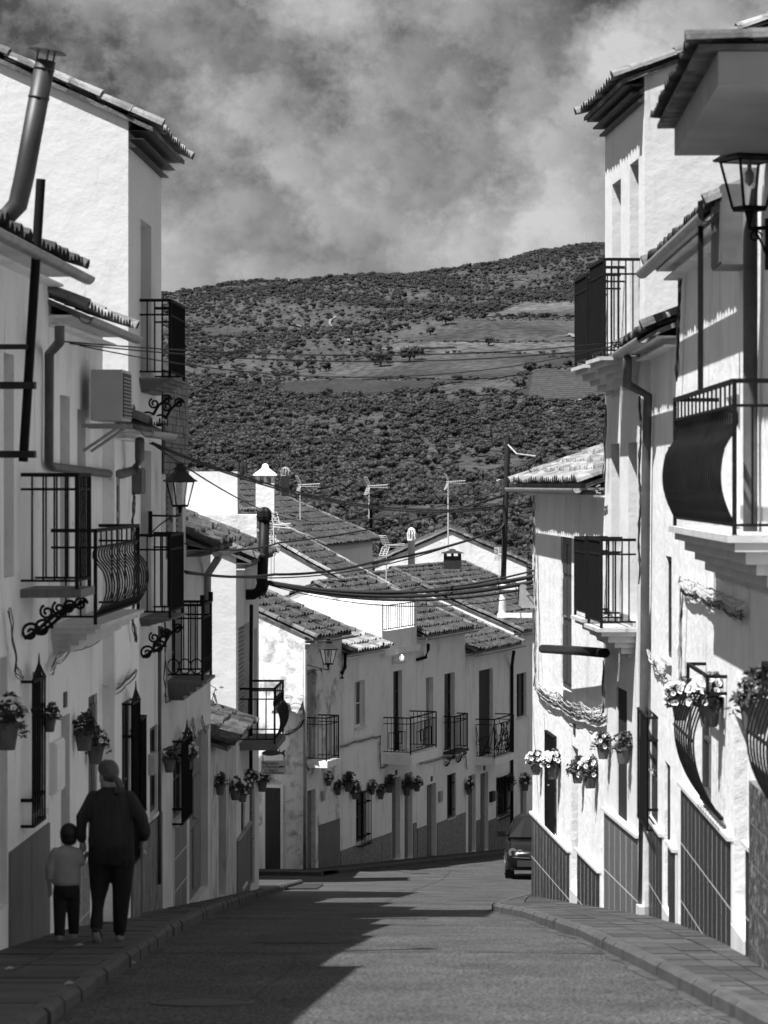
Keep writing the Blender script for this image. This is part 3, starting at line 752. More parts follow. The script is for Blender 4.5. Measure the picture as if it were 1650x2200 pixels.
# old asphalt patches, a manhole and the dirt that gathers along the kerbs
def sheet(name, m, x0, x1, y0, y1, lift=0.005, wob=0.02):
    mb = MB(); n = 12; rg_ = random.Random(int(y0*10))
    for i in range(n + 1):
        y = y0 + (y1-y0)*i/n
        for x in (x0 + rg_.uniform(-wob, wob), x0*0.5 + x1*0.5, x1 + rg_.uniform(-wob, wob)): mb.v.append((x, y, ground(y) + 0.012*math.sin(x*1.3 + y*0.31)*math.sin(y*0.9) - 0.012*abs(x)*0.3 + lift))
    mb.f = [(3*i+k, 3*i+k+1, 3*i+k+4, 3*i+k+3) for i in range(n) for k in range(2)]
    return struct(name, mb, m)
sheet('asphalt_patch', 'asphalt_patch', -0.4, 0.5, 33, 36.5); sheet('asphalt_patch', 'asphalt_patch', -1.2, -0.3, 26, 28.2)
def crack(pts, w):
    mb = MB(); rg_ = random.Random(int(pts[0][1]*7)); P_ = []
    for (xa, ya), (xb, yb) in zip(pts, pts[1:]):
        for i in range(14):
            t = i/14; P_.append((xa + (xb-xa)*t + rg_.uniform(-.03, .03), ya + (yb-ya)*t))
    for i, (x, y) in enumerate(P_):
        for s_ in (-1, 1): ww = w*rg_.uniform(0.3, 1.2); mb.v.append((x + s_*ww, y, ground(y) + 0.012*math.sin(x*1.3 + y*0.31)*math.sin(y*0.9) - 0.012*abs(x)*0.3 + 0.007))
    mb.f = [(2*i, 2*i+1, 2*i+3, 2*i+2) for i in range(len(P_)-1)]; struct('road_crack', mb, 'crack_and_shadow')
crack([(-0.9, 19), (-0.7, 23), (-0.8, 29)], 0.005)
def lerp_tab(tab, y):
    if y <= tab[0][0]: return tab[0][1]
    for (a, xa), (b, xb) in zip(tab, tab[1:]):
        if y <= b: return xa + (xb - xa)*(y - a)/(b - a)
    return tab[-1][1]
KL = [(10, -2.08), (24.5, -1.96), (30, -2.06), (35.5, -2.12), (40, -2.08), (45, -2.02), (52, -1.84), (59, -1.66)]
WL = [(10, -3.6), (48.4, -2.05), (49.5, -4.6), (59, -4.6)]
KR = [(10, 2.55), (17.5, 2.19), (24.5, 1.877), (29.3, 1.77), (34, 1.62), (36.4, 1.40), (37.6, 1.40), (39.5, 1.62), (44, 2.2)]
WR = [(10, 2.75), (27.9, 2.9), (31.3, 2.85), (42.3, 2.2), (44, 2.25)]
def pavement(name, kt, wt, y0, y1, step, ncol, side, slabs):
    """a bed of mortar, paving slabs and kerb stones as pieces"""
    kz = lambda y: ground(y) + KERB
    mb = MB(); ys_ = [y0 + (y1-y0)*i/80 for i in range(81)]; kw = 0.11
    for y in ys_:
        k, w = lerp_tab(kt, y), lerp_tab(wt, y); k -= side*0.10
        mb.v += [(k, y, kz(y) - 0.03), (w - side*0.3, y, kz(y) - 0.018)]
    mb.f = [(2*i, 2*i+1, 2*i+3, 2*i+2) for i in range(80)]
    pv = struct(name, mb, 'bed'); y = y0; r_ = 0; rg = random.Random(4)
    while y < y1 - 0.05:
        b = min(y1, y + step)
        if slabs:
            for c in range(ncol):
                off = 0.0
                q = MB(); g = 0.008; top = []
                for yy_ in (y + g, b - g):
                    k, w = lerp_tab(kt, yy_), lerp_tab(wt, yy_); k -= side*kw; w += 0
                    for f_ in (c/ncol, (c+1)/ncol):
                        x = k + (w-k)*f_; x += (g if f_ == c/ncol else -g)*(1 if w > k else -1)
                        top.append((x, yy_, kz(yy_)))
                dz = rg.uniform(-0.004, 0.004)
                v = [(a_, b_, z_ + dz) for a_, b_, z_ in top] + [(a_, b_, z_ - 0.05) for a_, b_, z_ in top]
                q.add(v, [(0,1,3,2), (0,4,5,1), (1,5,7,3), (3,7,6,2), (2,6,4,0)])
                part('paving_slab', q, 'paving' if (c + r_ + rg.randint(0, 1)) % 2 else 'paving_b', pv)
        y = b; r_ += 1
    y = y0
    while y < y1 - 0.05:
        b = min(y1, y + 0.85); q = MB(); v = []
        d0, d1 = rg.uniform(-0.012, 0.012), rg.uniform(-0.012, 0.012)
        for yy_, dd in ((y + 0.008, d0), (b - 0.008, d1)):
            k = lerp_tab(kt, yy_) + dd; z = kz(yy_) + 0.004
            for dx, zz in ((0, -0.26), (0, -0.03), (-0.03*side, 0.0), (-kw*side, 0.0), (-kw*side, -0.26)): v.append((k + dx, yy_, z + zz))
        q.add(v, [(0,1,6,5), (1,2,7,6), (2,3,8,7), (3,4,9,8), (0,4,3,2,1), (5,6,7,8,9)]); part('kerb_stone', q, 'kerb', pv); y = b
    return pv
def gutter_strip(kt, side, y0, y1):
    mb = MB(); rg_ = random.Random(6); n = 70
    for i in range(n + 1):
        y = y0 + (y1-y0)*i/n; k = lerp_tab(kt, y)
        for x in (k - side*0.02, k + side*rg_.uniform(0.03, 0.12)): mb.v.append((x, y, ground(y) + 0.012*math.sin(x*1.3 + y*0.31)*math.sin(y*0.9) - 0.012*abs(x)*0.3 + 0.004))
    mb.f = [(2*i, 2*i+1, 2*i+3, 2*i+2) for i in range(n)]; struct('gutter_dirt', mb, 'gutter_dirt')
gutter_strip(KL, 1, 14, 58); gutter_strip(KR, -1, 14, 40)
pavement('left_pavement', KL, WL, 14, 59, 0.42, 2, 1, True)
pavement('right_pavement', KR, WR, 12, 44, 0.36, 3, -1, True)
# ------------------------------------------------------------------ the facades
FL = Facade((-3.87, 0), math.atan(0.0363), 1)
FL2 = FL.shift(0.12)
FC = Facade((-1.947, 71), R(17.9), 1)
FR = Facade((2.58, 0), math.atan(0.01), -1)
FR2 = Facade((4.708, 0), -math.atan(0.06), -1)
def gable_of(F, s0): return Facade(F.A + F.d*s0, F.ang - math.pi/2*F.side, -F.side)
def bal(F, h, pw, pf, pe, yf, yt, proj=None, **kw):
    s0 = F.s(pw)
    if proj is None:
        k = (pf - CX)/FP; q = F.A + F.d*s0; proj = (k*q.y - q.x)/(F.n.x - k*F.n.y)
    else: s0 = F.s(pf, proj)
    s1 = F.s(pe, proj); zf = F.z(pf, yf, proj); rail = F.z(pf, yt, proj) - zf
    return balcony(F, h, s0, s1, zf, proj, rail, **kw)
z_ = lambda v: EZ + v
sL = FL.s
# ---- left side of the street, from the camera down
L00 = house(FL, 3.0, 19.98, z_(2.75), 'unseen taller white house uphill, added to shade the near road', D=6, seed=9)  # out of view; added so its roofline shadow falls on the near road
L0 = house(FL, 20.0, sL(104), z_(1.95), 'white house with a leaning steel flue and crested window cage by the pavement', D=6,
    ops=[(0, 16, 1412, 1950, 'door_mid'), (-60, -20, 760, 1300, 'window'), (70, 92, 1440, 1745, 'window', 0.03), (8, 30, 760, 1240, 'shutter_grey')], verges=(False, True), seed=1)
L1 = house(FL, sL(105), sL(220.5), z_(1.60), 'white house with the rounded belly balcony and air conditioner on its front', D=6,
    ops=[(129, 150, 850, 1330, 'shutter_grey'), (131, 150, 1536, 1930, 'door_mid'), (190, 209, 1493, 1900, 'door', 0.03), (166, 184, 880, 1330, 'window_white')], tilem='tile_light', vergem='tile_light', verges=(True, True), seed=2)
s2 = FL2.s
L2 = house(FL2, s2(246), s2(299), z_(0.66), 'low narrow white house with a mossy eave squeezed beside the tall gabled house', D=5, shape='mono',
    ops=[(250, 258, 1027, 1330, 'door', 0.03), (262, 280, 1505, 1850, 'window', 0.03), (284, 298, 1540, 1745, 'window', 0.03)], tilem='tile_moss', vergem='tile_verge', verges=(True, False), seed=3)
L3 = house(FL, sL(275.5), sL(346.5), z_(3.92), 'tall white house with a big blank sunlit gable and two stacked iron balconies', D=10, pitch=0.45,
    ops=[(302, 325, 478, 812, 'shutter_grey', 0.16), (302, 325, 968, 1325, 'shutter_grey', 0.16), (322, 338, 1560, 1745, 'window', 0.04)], wallm='plaster_rough', gutter=False, cornice=3, cornicem='wood_dark', oh=0.27, tilem='tile_light', vergem='tile_light', seed=4)
L4 = house(FL, sL(347), sL(399), z_(1.42), 'flat topped house clad in thin dark stone with a ringed iron balcony', shape='flat', D=6,
    ops=[(369, 392, 1250, 1458, 'glassdoor', 0.1), (356, 372, 960, 1200, 'shutter', 0.06), (378, 392, 960, 1200, 'shutter', 0.06), (372, 390, 1590, 1755, 'window', 0.03)], wallm='plaster_grey', seed=5)
L5 = house(FL, sL(400), sL(452.5), z_(-0.72), 'old house with weathered plank gates under a moss covered tile eave', shape='mono', D=5,
    ops=[(407, 447, 1572, 1932, 'door_old', 0.10), (409, 419, 1290, 1460, 'window_white')], tilem='tile_moss', vergem='tile_moss', wallm='plaster_grey', seed=6, oh=0.3)
L7 = house(FL, sL(453), sL(506.5), z_(-3.62), 'crumbling single storey house with weeds on its sagging roof', shape='mono', D=3.2, pitch=0.34,
    ops=[(470, 486, 1700, 1935, 'door_mid', 0.16)], tilem='tile_moss', vergem='tile_moss', wallm='plaster_old', gutter=False, cornice=0, seed=7)
L6 = house(FL, sL(507), sL(556), z_(-1.10), 'white house with a rough lit gable and a black stove flue on its shaded front', D=7, pitch=0.42,
    ops=[(512, 538, 1342, 1590, 'shutter_grey', 0.1), (545, 552, 1350, 1590, 'window_white', 0.1), (518, 526, 1720, 1900, 'window', 0.04), (536, 547, 1690, 1905, 'door', 0.05)], wallm='plaster_rough', gutter=False, seed=8)
# stone cladding on the flat topped house: courses of thin stones
cl = MB(); a0, a1 = sL(347) + 0.02, sL(399); FL.box(cl, a0, a1, 0.0, 0.015, z_(0.12), z_(1.36)); cd = part('stone_cladding', cl, 'void', L4)
rg = random.Random(8); zc = z_(0.12)
while zc < z_(1.3):
    hgt = rg.choice((0.05, 0.07, 0.09)); a = a0
    while a < a1 - 0.08:
        b = min(a1, a + rg.uniform(0.18, 0.4)); q = MB(); FL.box(q, a + 0.005, b - 0.005, 0.01, 0.03 + rg.uniform(0, 0.015), zc + 0.004, min(z_(1.36), zc + hgt) - 0.004); part('cladding_stone', q, 'stone_clad', cd); a = b
    zc += hgt
q = MB(); FL.box(q, a0 - 0.02, a1 + 0.06, -0.3, 0.09, z_(1.42), z_(1.48)); part('coping', q, 'step', L4)

bal(FL, L0, 45, 165, 192, 1266, 1020, slabm='wood_mid', th=0.07, brackets=2, second=0.12)
bal(FL, L1, 110, 205, 297, 1342, 1140, style='belly', th=0.26, slab='mould', slabm='plaster_grey', second=0.15, gap=0.18, wave=0.10)
bal(FL, L3, 300, 365, 395, 812, 645, slab='mould', th=0.16, slabm='dado_grey', brackets=2, gap=0.085)
bal(FL, L3, 300, 365, 392, 1328, 1150, slab='mould', th=0.1, slabm='dado_grey', brackets=2, gap=0.085)
bal(FL, L4, 360, 435, 453, 1462, 1300, style='ring', slab='mould', th=0.26, slabm='wood_mid', gap=0.09)
bal(FL, L6, 515, 590, 608, 1598, 1480, style='belly', th=0.1, slabm='dado_grey', gap=0.16, wave=0.09)
reja(FL, L0, sL(68, .09), sL(94, .09), FL.z(80, 1750), FL.z(80, 1450), 0.10, crest=True)
reja(FL2, L2, s2(262), s2(280), FL2.z(271, 1850), FL2.z(271, 1508), 0.10, crest=True)
reja(FL2, L2, s2(284.5), s2(297.5), FL2.z(290, 1745), FL2.z(290, 1543), 0.08)
reja(FL, L4, sL(370), sL(392), FL.z(380, 1760), FL.z(380, 1585), 0.12, crest=True)
# skirtings
dado(FL, L0, sL(18), sL(103), FL.z(60, 1800), 'dado_grey', 1.2, 1.5, cap=None, gm='dado_grey')
dado(FL, L1, sL(151), sL(189), FL.z(170, 1862), 'granite', 0.5, 0.5, cap=None)
dado(FL2, L2, s2(281), s2(298.5), FL2.z(290, 1775), 'stone_clad', 0.3, 0.16, cap=None, gm='dado_grey')
dado(FL, L3, sL(302), sL(346), FL.z(325, 1765), 'stone_clad', 0.35, 0.14, cap=None, gm='dado_grey')
dado(FL, L4, sL(372), sL(398), FL.z(388, 1760), 'marble_light', 0.6, 0.4, cap='step')
dado(FL, L6, sL(508), sL(535), FL.z(520, 1790), 'dado_grey', 0.6, 0.8, cap='concrete', gm='dado_grey')
# drain pipes
P = FL.pt
pipe(L1, [P(128, 700, .34), P(128, 735, .34), P(106, 760, .06), P(105, 995, .06), P(112, 1003, .06), P(236, 1018, .06)], 0.042, 'pipe_grey')
pipe(L2, [P(300, 945, .30), P(300, 985, .28), P(290, 1010, .22), P(262, 1018, .12), P(240, 1018, .08)], 0.05, 'pipe_grey')
pipe(L5, [P(470, 1180, .3), P(468, 1200, .26), P(446, 1235, .06), P(446, 1330, .06)], 0.05, 'zinc')
pipe(L3, [P(343, 1345, .05), P(343, 1560, .05), P(343, 1900, .05)], 0.022, 'pipe_grey')
pipe(L6, [P(540, 1300, .1), P(539, 1480, .06), P(539, 1680, .06)], 0.03, 'pipe_black')
# white annexe wall above the moss roof and rear houses
WA = Facade((pix(510, 1040, 62).x, 62), R(-2), 1)
W1 = house(WA, 0, 3, z_(0.27), 'plain white block with a straight parapet rising behind the mossy eave', shape='flat', D=9, wallm='plaster_rough', zb=z_(-9))
W2 = house(WA.shift(0.42), -0.8, 0.6, WA.z(530, 1092), 'narrow white annexe with a small flat parapet beside the plain white block', shape='flat', D=2, wallm='plaster', zb=z_(-9))

AL = Facade((-3.15, 65.5), R(0), 1)
W3 = house(AL, 0, 4.6, z_(-3.3), 'unseen low white house added in the passage to shade the corner gable', shape='flat', D=6, zb=z_(-10))  # hidden block, added to keep sun off the lower corner gable
# ---- centre row, beyond the bend
sC = FC.s; zC = FC.z
C1 = house(FC, 0, sC(735), z_(-3.72), 'white corner house with a stained gable, lichen tiled roof and street lantern', D=6.4, pitch=0.42,
    ops=[(660, 679, 1438, 1632, 'shutter_grey', 0.1), (660, 678, 1697, 1870, 'door_mid', 0.12)], wallm='plaster_stained', seed=11)
C2 = house(FC, sC(735.5), sC(818), z_(-4.25), 'white house with one small window and pots above a barred window', D=5, shape='mono', pitch=0.36,
    ops=[(762, 784, 1462, 1562, 'window_white', 0.12), (765, 787, 1700, 1808, 'window', 0.08)], tilem='tile_light', vergem='tile_light', seed=12, gutter=False, verges=(True, True))
C2b = house(FC, sC(818.5), sC(895), z_(-4.42), 'white house with a roof terrace parapet and a geometric patterned balcony', shape='flat', D=6,
    ops=[(845, 864, 1441, 1620, 'glassdoor', 0.12), (842, 860, 1670, 1848, 'door_mid', 0.14), (869, 886, 1660, 1846, 'door_mid', 0.14)], seed=13)
C3 = house(FC, sC(895.5), sC(1000), z_(-4.12), 'white house with a narrow balcony on scroll brackets and tiled roof', D=6, pitch=0.42,
    ops=[(915, 931, 1455, 1615, 'shutter_grey', 0.12), (955, 977, 1446, 1612, 'glassdoor', 0.14), (917, 937, 1684, 1846, 'door_mid', 0.14), (961, 976, 1664, 1756, 'window', 0.08)], seed=14)
C4 = house(FC, sC(1000.5), sC(1103), z_(-4.85), 'white house with a criss cross iron balcony and slate skirting', D=6, pitch=0.42,
    ops=[(1029, 1059, 1438, 1625, 'shutter', 0.1), (1006, 1022, 1665, 1832, 'door_mid', 0.12), (1032, 1049, 1660, 1830, 'door_mid', 0.12), (1066, 1093, 1668, 1752, 'window', 0.08)], seed=15)
C5 = house(FC, sC(1103.5), sC(1190), z_(-4.5), 'white house at the end of the row with one upstairs window and dark downpipe', D=6, pitch=0.42,
    ops=[(1110, 1131, 1446, 1540, 'window', 0.1), (1118, 1131, 1660, 1830, 'door_mid', 0.12)], seed=16)
bal(FC, C1, 657, 701, 727, 1636, 1543, slab='plain', th=0.16, slabm='plaster', gap=0.12)
bal(FC, C2b, 824, 882, 937, 1622, 1543, slab='plain', th=0.26, slabm='plaster', style='geo', gap=0.12)
bal(FC, C3, 953, 976, 1004, 1616, 1540, slab='plain', th=0.07, slabm='iron_flat', brackets=2, gap=0.11)
bal(FC, C4, 1022, 1062, 1103, 1630, 1546, slab='plain', th=0.2, slabm='plaster', style='lattice')
reja(FC, C2, sC(765.5), sC(787), zC(776, 1815), zC(776, 1700), 0.14)
reja(FC, C3, sC(961), sC(976), zC(968, 1757), zC(968, 1664), 0.03)
reja(FC, C4, sC(1066), sC(1093), zC(1080, 1755), zC(1080, 1666), 0.12)
for h_, a, b, zt, m, tw, th_ in ((C1, 684, 729, zC(700, 1768), 'dado_grey', 1.0, 0.6), (C2, 731, 817, zC(775, 1812), 'granite', 1.4, 0.6), (C2b, 819, 840, zC(830, 1792), 'granite', 1.0, 0.6), (C2b, 887, 894.5, zC(890, 1768), 'granite', 0.5, 0.6),
        (C3, 896, 916, zC(905, 1777), 'granite', 1.0, 0.6), (C3, 938, 999.5, zC(968, 1757), 'granite', 1.4, 0.8), (C4, 1049.5, 1102, zC(1075, 1753), 'stone_clad', 0.35, 0.12), (C4, 1023, 1031.5, zC(1027, 1762), 'stone_clad', 0.35, 0.12)):
    dado(FC, h_, sC(a), sC(b), zt, m, tw, th_, cap=None, gm='dado_grey')
# flush skirting behind the gable door
G1 = gable_of(FC, 0); sG = G1.s
q = MB(); a, b = sorted((sG(571), sG(604))); zl, zt = G1.z(588, 1872), G1.z(588, 1692); G1.box(q, a, b, -0.02, 0.03, zl, zt); dr = part('door', q, 'wood_dark', C1)
for k in range(5):
    t0 = a + (b-a)*(k + 0.06)/5; t1 = a + (b-a)*(k + 0.94)/5; q = MB(); G1.box(q, t0, t1, 0.03, 0.045, zl + 0.05, zt - 0.05); part('door_plank', q, 'wood_dark', dr)
q = MB(); G1.box(q, a - 0.07, a, -0.02, 0.05, zl, zt + 0.07); G1.box(q, b, b + 0.07, -0.02, 0.05, zl, zt + 0.07); G1.box(q, a, b, -0.02, 0.05, zt, zt + 0.07); part('door_frame', q, 'plaster', C1)
# lean-to tiles over the passage beside the corner house
q = MB(); G1.box(q, sG(656), sG(600), 0.0, 0.55, G1.z(630, 1530), G1.z(630, 1524)); cn = part('canopy', q, 'plaster', C1)
tm = MB(); 
GP = G1
tile_field(tm, G1, min(sG(656), sG(606)), max(sG(656), sG(606)), 0.62, G1.z(630, 1533), 0.0, G1.z(630, 1496), row=0.3, seed=77); t_ = part('canopy_tiles', tm, 'tile_light', cn); t_['kind'] = 'stuff'
# terrace parapet with its railing
tb = MB(); a, b = sC(818.5), sC(893); z0, z1 = z_(-4.42), zC(850, 1293)
FC.box(tb, a, b, -0.12, 0.03, z0 + 0.001, zC(850, 1352)); FC.box(tb, a, a + 0.10, -0.12, 0.03, zC(850, 1352) + 0.001, z1); FC.box(tb, b - 0.22, b, -0.12, 0.03, zC(850, 1352) + 0.001, z1)
FC.box(tb, a - 0.05, b + 0.03, -0.1, 0.14, z0 - 0.16, z0); FC.box(tb, a, a + 0.12, -2.2, -0.121, z0, z1); FC.box(tb, b - 0.12, b, -2.2, -0.121, z0, z1)
tp = part('terrace_parapet', tb, 'plaster', C2b)
n = 15
for i in range(n): t = a + 0.13 + (b - a - 0.38)*i/(n-1); rod('bar', FC.P(t, 0.045, zC(850, 1350)), FC.P(t, 0.045, z1 - 0.04), 0.011, 'iron', tp)
for z in (zC(850, 1348), z1 - 0.06): rod('rail', FC.P(a + 0.1, 0.045, z), FC.P(b - 0.22, 0.045, z), 0.014, 'iron', tp)
pc = FC.pt
pipe(C1, [pc(655, 1395, .05), pc(655, 1700, .05), pc(655, 1868, .05)], 0.045, 'zinc')
pipe(C2, [pc(742, 1402, .1), pc(741, 1435, .06), pc(735, 1445, .05), pc(735, 1458, .05)], 0.05, 'pipe_black')
pipe(C3, [pc(920, 1385, .25), pc(920, 1395, .2), pc(915, 1412, .05), pc(897, 1417, .05)], 0.045, 'pipe_black')
pipe(C4, [pc(1104, 1400, .3), pc(1102, 1412, .2), pc(1100, 1430, .06), pc(1100, 1640, .06), pc(1100, 1830, .06)], 0.05, 'pipe_black')

# ---- roofs behind the row
FB = Facade((pix(678, 1040, 98).x, 98), R(9.4), 1)
B1 = house(FB, 0, FB.s(800), z_(-2.0), 'white house with a broad ribbed tile roof and a capped white chimney', D=10, pitch=0.42, seed=21, zb=z_(-15), wallm='plaster', gutter=False, cornice=3, oh=0.3, row=0.5)
FB2 = Facade((pix(800, 1040, 84).x, 84), R(10), 1)
B2 = house(FB2, 0, 4.5, z_(-3.35), 'white house whose long bare gable climbs above the corner roof', D=9, pitch=0.55, seed=22, zb=z_(-15), wallm='plaster_rough', gutter=False, vergem='tile_light')
FB3 = Facade((pix(1131, 1040, 118).x, 118), R(1), 1)
B3 = house(FB3, 0, 9, z_(-3.3), 'white gabled house facing up the street behind the television aerials', D=6.2, pitch=0.44, seed=23, zb=z_(-18), gutter=False, verges=(2, False), cornice=0)
FB4 = Facade((pix(1122, 1040, 99).x, 99), R(17.9), 1)
B4 = house(FB4, 0, 9, z_(-5.0), 'house with a dark lichen tile roof and little capped chimney', D=9.4, pitch=0.42, seed=24, zb=z_(-17), gutter=False, wallm='plaster_rough')
FB5 = Facade((pix(900, 1040, 92).x, 92), R(17.9), 1)
B5 = house(FB5, 0, 5, z_(-4.1), 'small tiled roof tucked between the terrace and the lichen roof', D=5, pitch=0.42, seed=25, zb=z_(-17), gutter=False, wallm='plaster')

# ---- right side of the street
sR = FR.s; s4 = FR2.s
Rd = house(FR, sR(1610), sR(1456), z_(2.20), 'white house with the big bulging balcony and petunia pots', D=7,
    ops=[(1578, 1606, 1545, 2000, 'door', 0.16), (1492, 1528, 1475, 1722, 'window', 0.08), (1560, 1590, 850, 1130, 'window_white', 0.12)], seed=31)
Rc = house(FR, sR(1455), sR(1386), z_(1.56), 'narrow white house with a sagging gutter and long downpipe', D=6,
    ops=[(1430, 1443, 1195, 1415, 'window', 0.04), (1393, 1413, 1530, 1770, 'door', 0.03), (1434, 1440, 960, 1010, 'void', 0.03), (1428, 1440, 1640, 1985, 'void', 0.03)], tilem='tile_moss', seed=32)
Rb = house(FR2, s4(1385), s4(1300), z_(4.45), 'tall white house with a rough sunlit gable and four small balconies', D=11, pitch=0.37,
    ops=[(1315, 1334, 390, 765, 'glassdoor', 0.13), (1353, 1372, 347, 765, 'glassdoor', 0.13), (1313, 1331, 953, 1335, 'glassdoor', 0.13), (1350, 1369, 950, 1335, 'glassdoor', 0.13), (1325, 1347, 1480, 1760, 'void', 0.02)],
    wallm='plaster_rough', gutter=False, cornice=3, cornicem='wood_dark', oh=0.25, tilem='tile_light', vergem='tile_light', seed=33)
Ra = house(FR2, s4(1299.5), s4(1144), z_(0.06), 'white house at the bend with a dark marble skirting and pale tile roof', D=8, pitch=0.36,
    ops=[(1205, 1228, 1154, 1482, 'door', 0.03), (1175, 1196, 1575, 1792, 'door', 0.03), (1228, 1242, 1605, 1938, 'void', 0.25)], tilem='tile_light', vergem='tile_light', seed=34)
bal(FR2, Rb, 1375, 1299, 1269, 766, 557, slab='mould', th=0.3, slabm='plaster_grey', gap=0.085)
bal(FR2, Rb, 0, 1262, 1237, 783, 590, proj=0.385, slab='mould', th=0.3, slabm='plaster_grey', gap=0.085)
bal(FR2, Rb, 0, 1292, 1265, 1350, 1160, proj=0.385, slab='mould', th=0.3, slabm='plaster_grey', gap=0.085)
bal(FR2, Rb, 0, 1260, 1236, 1330, 1158, proj=0.385, slab='mould', th=0.3, slabm='plaster_grey', gap=0.085)
BAL0 = lambda h: bal(FR, h, 0, 1578, 1450, 1150, 818, proj=0.37, style='belly', slab='mould', th=0.38, slabm='plaster_grey', gap=0.15, wave=0.10, second=0.17)
BAL0(Rd)
# bulging window cage with pots
def belly_cage(F, h, pa, pb, yt, yb, proj, wave):
    s0, s1 = sorted((F.s(pa, proj), F.s(pb, proj))); pm = (pa+pb)/2; z1, z0 = F.z(pm, yt, proj), F.z(pm, yb, proj); mb = MB(); t = 0.014
    for z in (z1, z1 - 0.14): F.box(mb, s0, s1, proj - t, proj + t, z - t, z + t)
    for s_ in (s0, s1):
        for z in (z1, z1 - 0.14): F.box(mb, s_ - t, s_ + t, 0, proj - t, z - t, z + t)
        F.box(mb, s_ - t, s_ + t, proj - t, proj + t, z1 - 0.14 + t, z1 - t)
    F.box(mb, s0, s1, 0.03, 0.06, z0 - t, z0 + t)
    g = part('window_grille', mb, 'iron', h); cm = MB(); Hh = z1 - 0.14 - z0
    pts = [(0, 0.045 + (proj - 0.045)*min(1, (i/16)*1.5) + wave*math.sin(math.pi*(i/16)**0.9), i/16*Hh) for i in range(17)]
    cm.tube(pts, 0.0085, 7); me = cm.mesh('cage_bar', 'iron_sheen', True); n = 8
    for i in range(n + 1):
        o = link('bar', me, g); o.location = F.P(s0 + (s1-s0)*i/n, 0, z0); o.rotation_euler = (0, 0, math.atan2(-F.n.x, F.n.y))
    rod('hoop', F.P(s0, proj + wave*0.86, z0 + Hh*0.62), F.P(s1, proj + wave*0.86, z0 + Hh*0.62), 0.014, 'iron', g)
belly_cage(FR, Rd, 1520, 1478, 1440, 1735, 0.16, 0.14)
reja(FR, Rc, sR(1414), sR(1392), FR.z(1403, 1768), FR.z(1403, 1532), 0.11)
reja(FR2, Ra, s4(1195.5), s4(1175.5), FR2.z(1185, 1790), FR2.z(1185, 1577), 0.03)
dado(FR2, Ra, s4(1227), s4(1144.5), FR2.z(1186, 1790), 'marble_dark', 0.38, 0.62)
dado(FR2, Ra, s4(1292), s4(1243), FR2.z(1266, 1850), 'marble_dark', 0.38, 0.62)
dado(FR2, Rb, s4(1375), s4(1301), FR2.z(1335, 1768), 'marble_light', 0.5, 0.7)
dado(FR, Rc, sR(1427), sR(1392), FR.z(1408, 1772), 'marble_mid', 0.42, 0.7)
dado(FR, Rc, sR(1455), sR(1441), FR.z(1448, 1822), 'marble_dark', 0.5, 1.6)
dado(FR, Rd, sR(1576), sR(1467), FR.z(1520, 1745), 'marble_mid', 0.36, 0.55)
dado(FR, Rd, sR(1622), sR(1607), FR.z(1614, 1822), 'marble_mid', 0.36, 0.55)
q = MB(); FR2.box(q, s4(1246), s4(1226.5), -0.02, 0.018, FR2.z(1236, 1862), FR2.z(1236, 1600) + 0.02)
for F_, h_, pa, pb, yb, hh, dp in ((FR2, Ra, 1243, 1228, 1948, 0.14, 0.03), (FR, Rd, 1606, 1578, 2012, 0.15, 0.03), (FR, Rc, 1441, 1428, 1985, 0.1, 0.03), (FR2, Rb, 1385, 1378, 1962, 0.1, 0.06)):
    q = MB(); a, b = sorted((F_.s(pa), F_.s(pb))); zg = F_.g((a+b)/2) ; F_.box(q, a, b, -0.25, dp, zg - 0.3, zg + hh); part('doorstep', q, 'step', h_)
P2 = FR2.pt; P1 = FR.pt
pipe(Rc, [P1(1348, 770, .33), P1(1347, 825, .3), P1(1392, 850, .07), P1(1388, 1000, .07), P1(1384, 1500, .07), P1(1380, 1950, .07)], 0.05, 'pipe_grey')
pipe(Ra, [P2(1300, 1403, .2), P2(1240, 1398, .25), P2(1166, 1394, .3)], 0.058, 'pipe_black', 'spout')
# boxed cornice of the nearest house, projecting high over the pavement
FR0 = Facade((1.474, 0), math.atan(0.03), -1)
zb0 = FR0.z(1543, 183); s0, s1 = FR0.s(1543), FR0.s(1449)
R0 = thing('house', 'nearest house on the sunny side with a boxed tile cornice jutting over the pavement', 'house', (4.5, 17, EZ - 3.5))
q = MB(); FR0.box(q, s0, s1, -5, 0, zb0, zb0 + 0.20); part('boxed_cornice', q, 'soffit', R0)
q = MB(); FR.box(q, 11.5, sR(1611), -5, 0, z_(-5), zb0 - 0.002); part('wall', q, 'plaster', R0)
dado(FR, R0, sR(1690), sR(1623), FR.z(1650, 1700), 'rubble', 0.5, 0.3, cap=None, gm='dado_grey', out=0.05)
pipe(R0, [P1(1612, 360, .1), P1(1612, 800, .08), P1(1612, 1050, .08), P1(1612, 1190, .08)], 0.055, 'pipe_grey')
belly_cage(FR, R0, 1700, 1640, 1440, 1760, 0.12, 0.13)
dk = MB(); zE = zb0 + 0.205; oh = 0.16
FR0.box(dk, s0 - 0.07, s1 + 0.08, -4.6, 0.12, zE, zE + 0.03); rf = part('roof', dk, 'tile_verge', R0)
tm = MB(); tile_field(tm, FR0, s0 - 0.09, s1 + 0.10, 0.17, zE + 0.02, -4.6, zE + 0.2, seed=40, amp=0.045); t_ = part('roof_tiles', tm, 'tile', rf); t_['kind'] = 'stuff'
verge(FR0, s0 - 0.05, 0.18, zE + 0.01, -4.6, zE + 0.19, rf, 'tile_verge', r=0.07, lift=0.03)
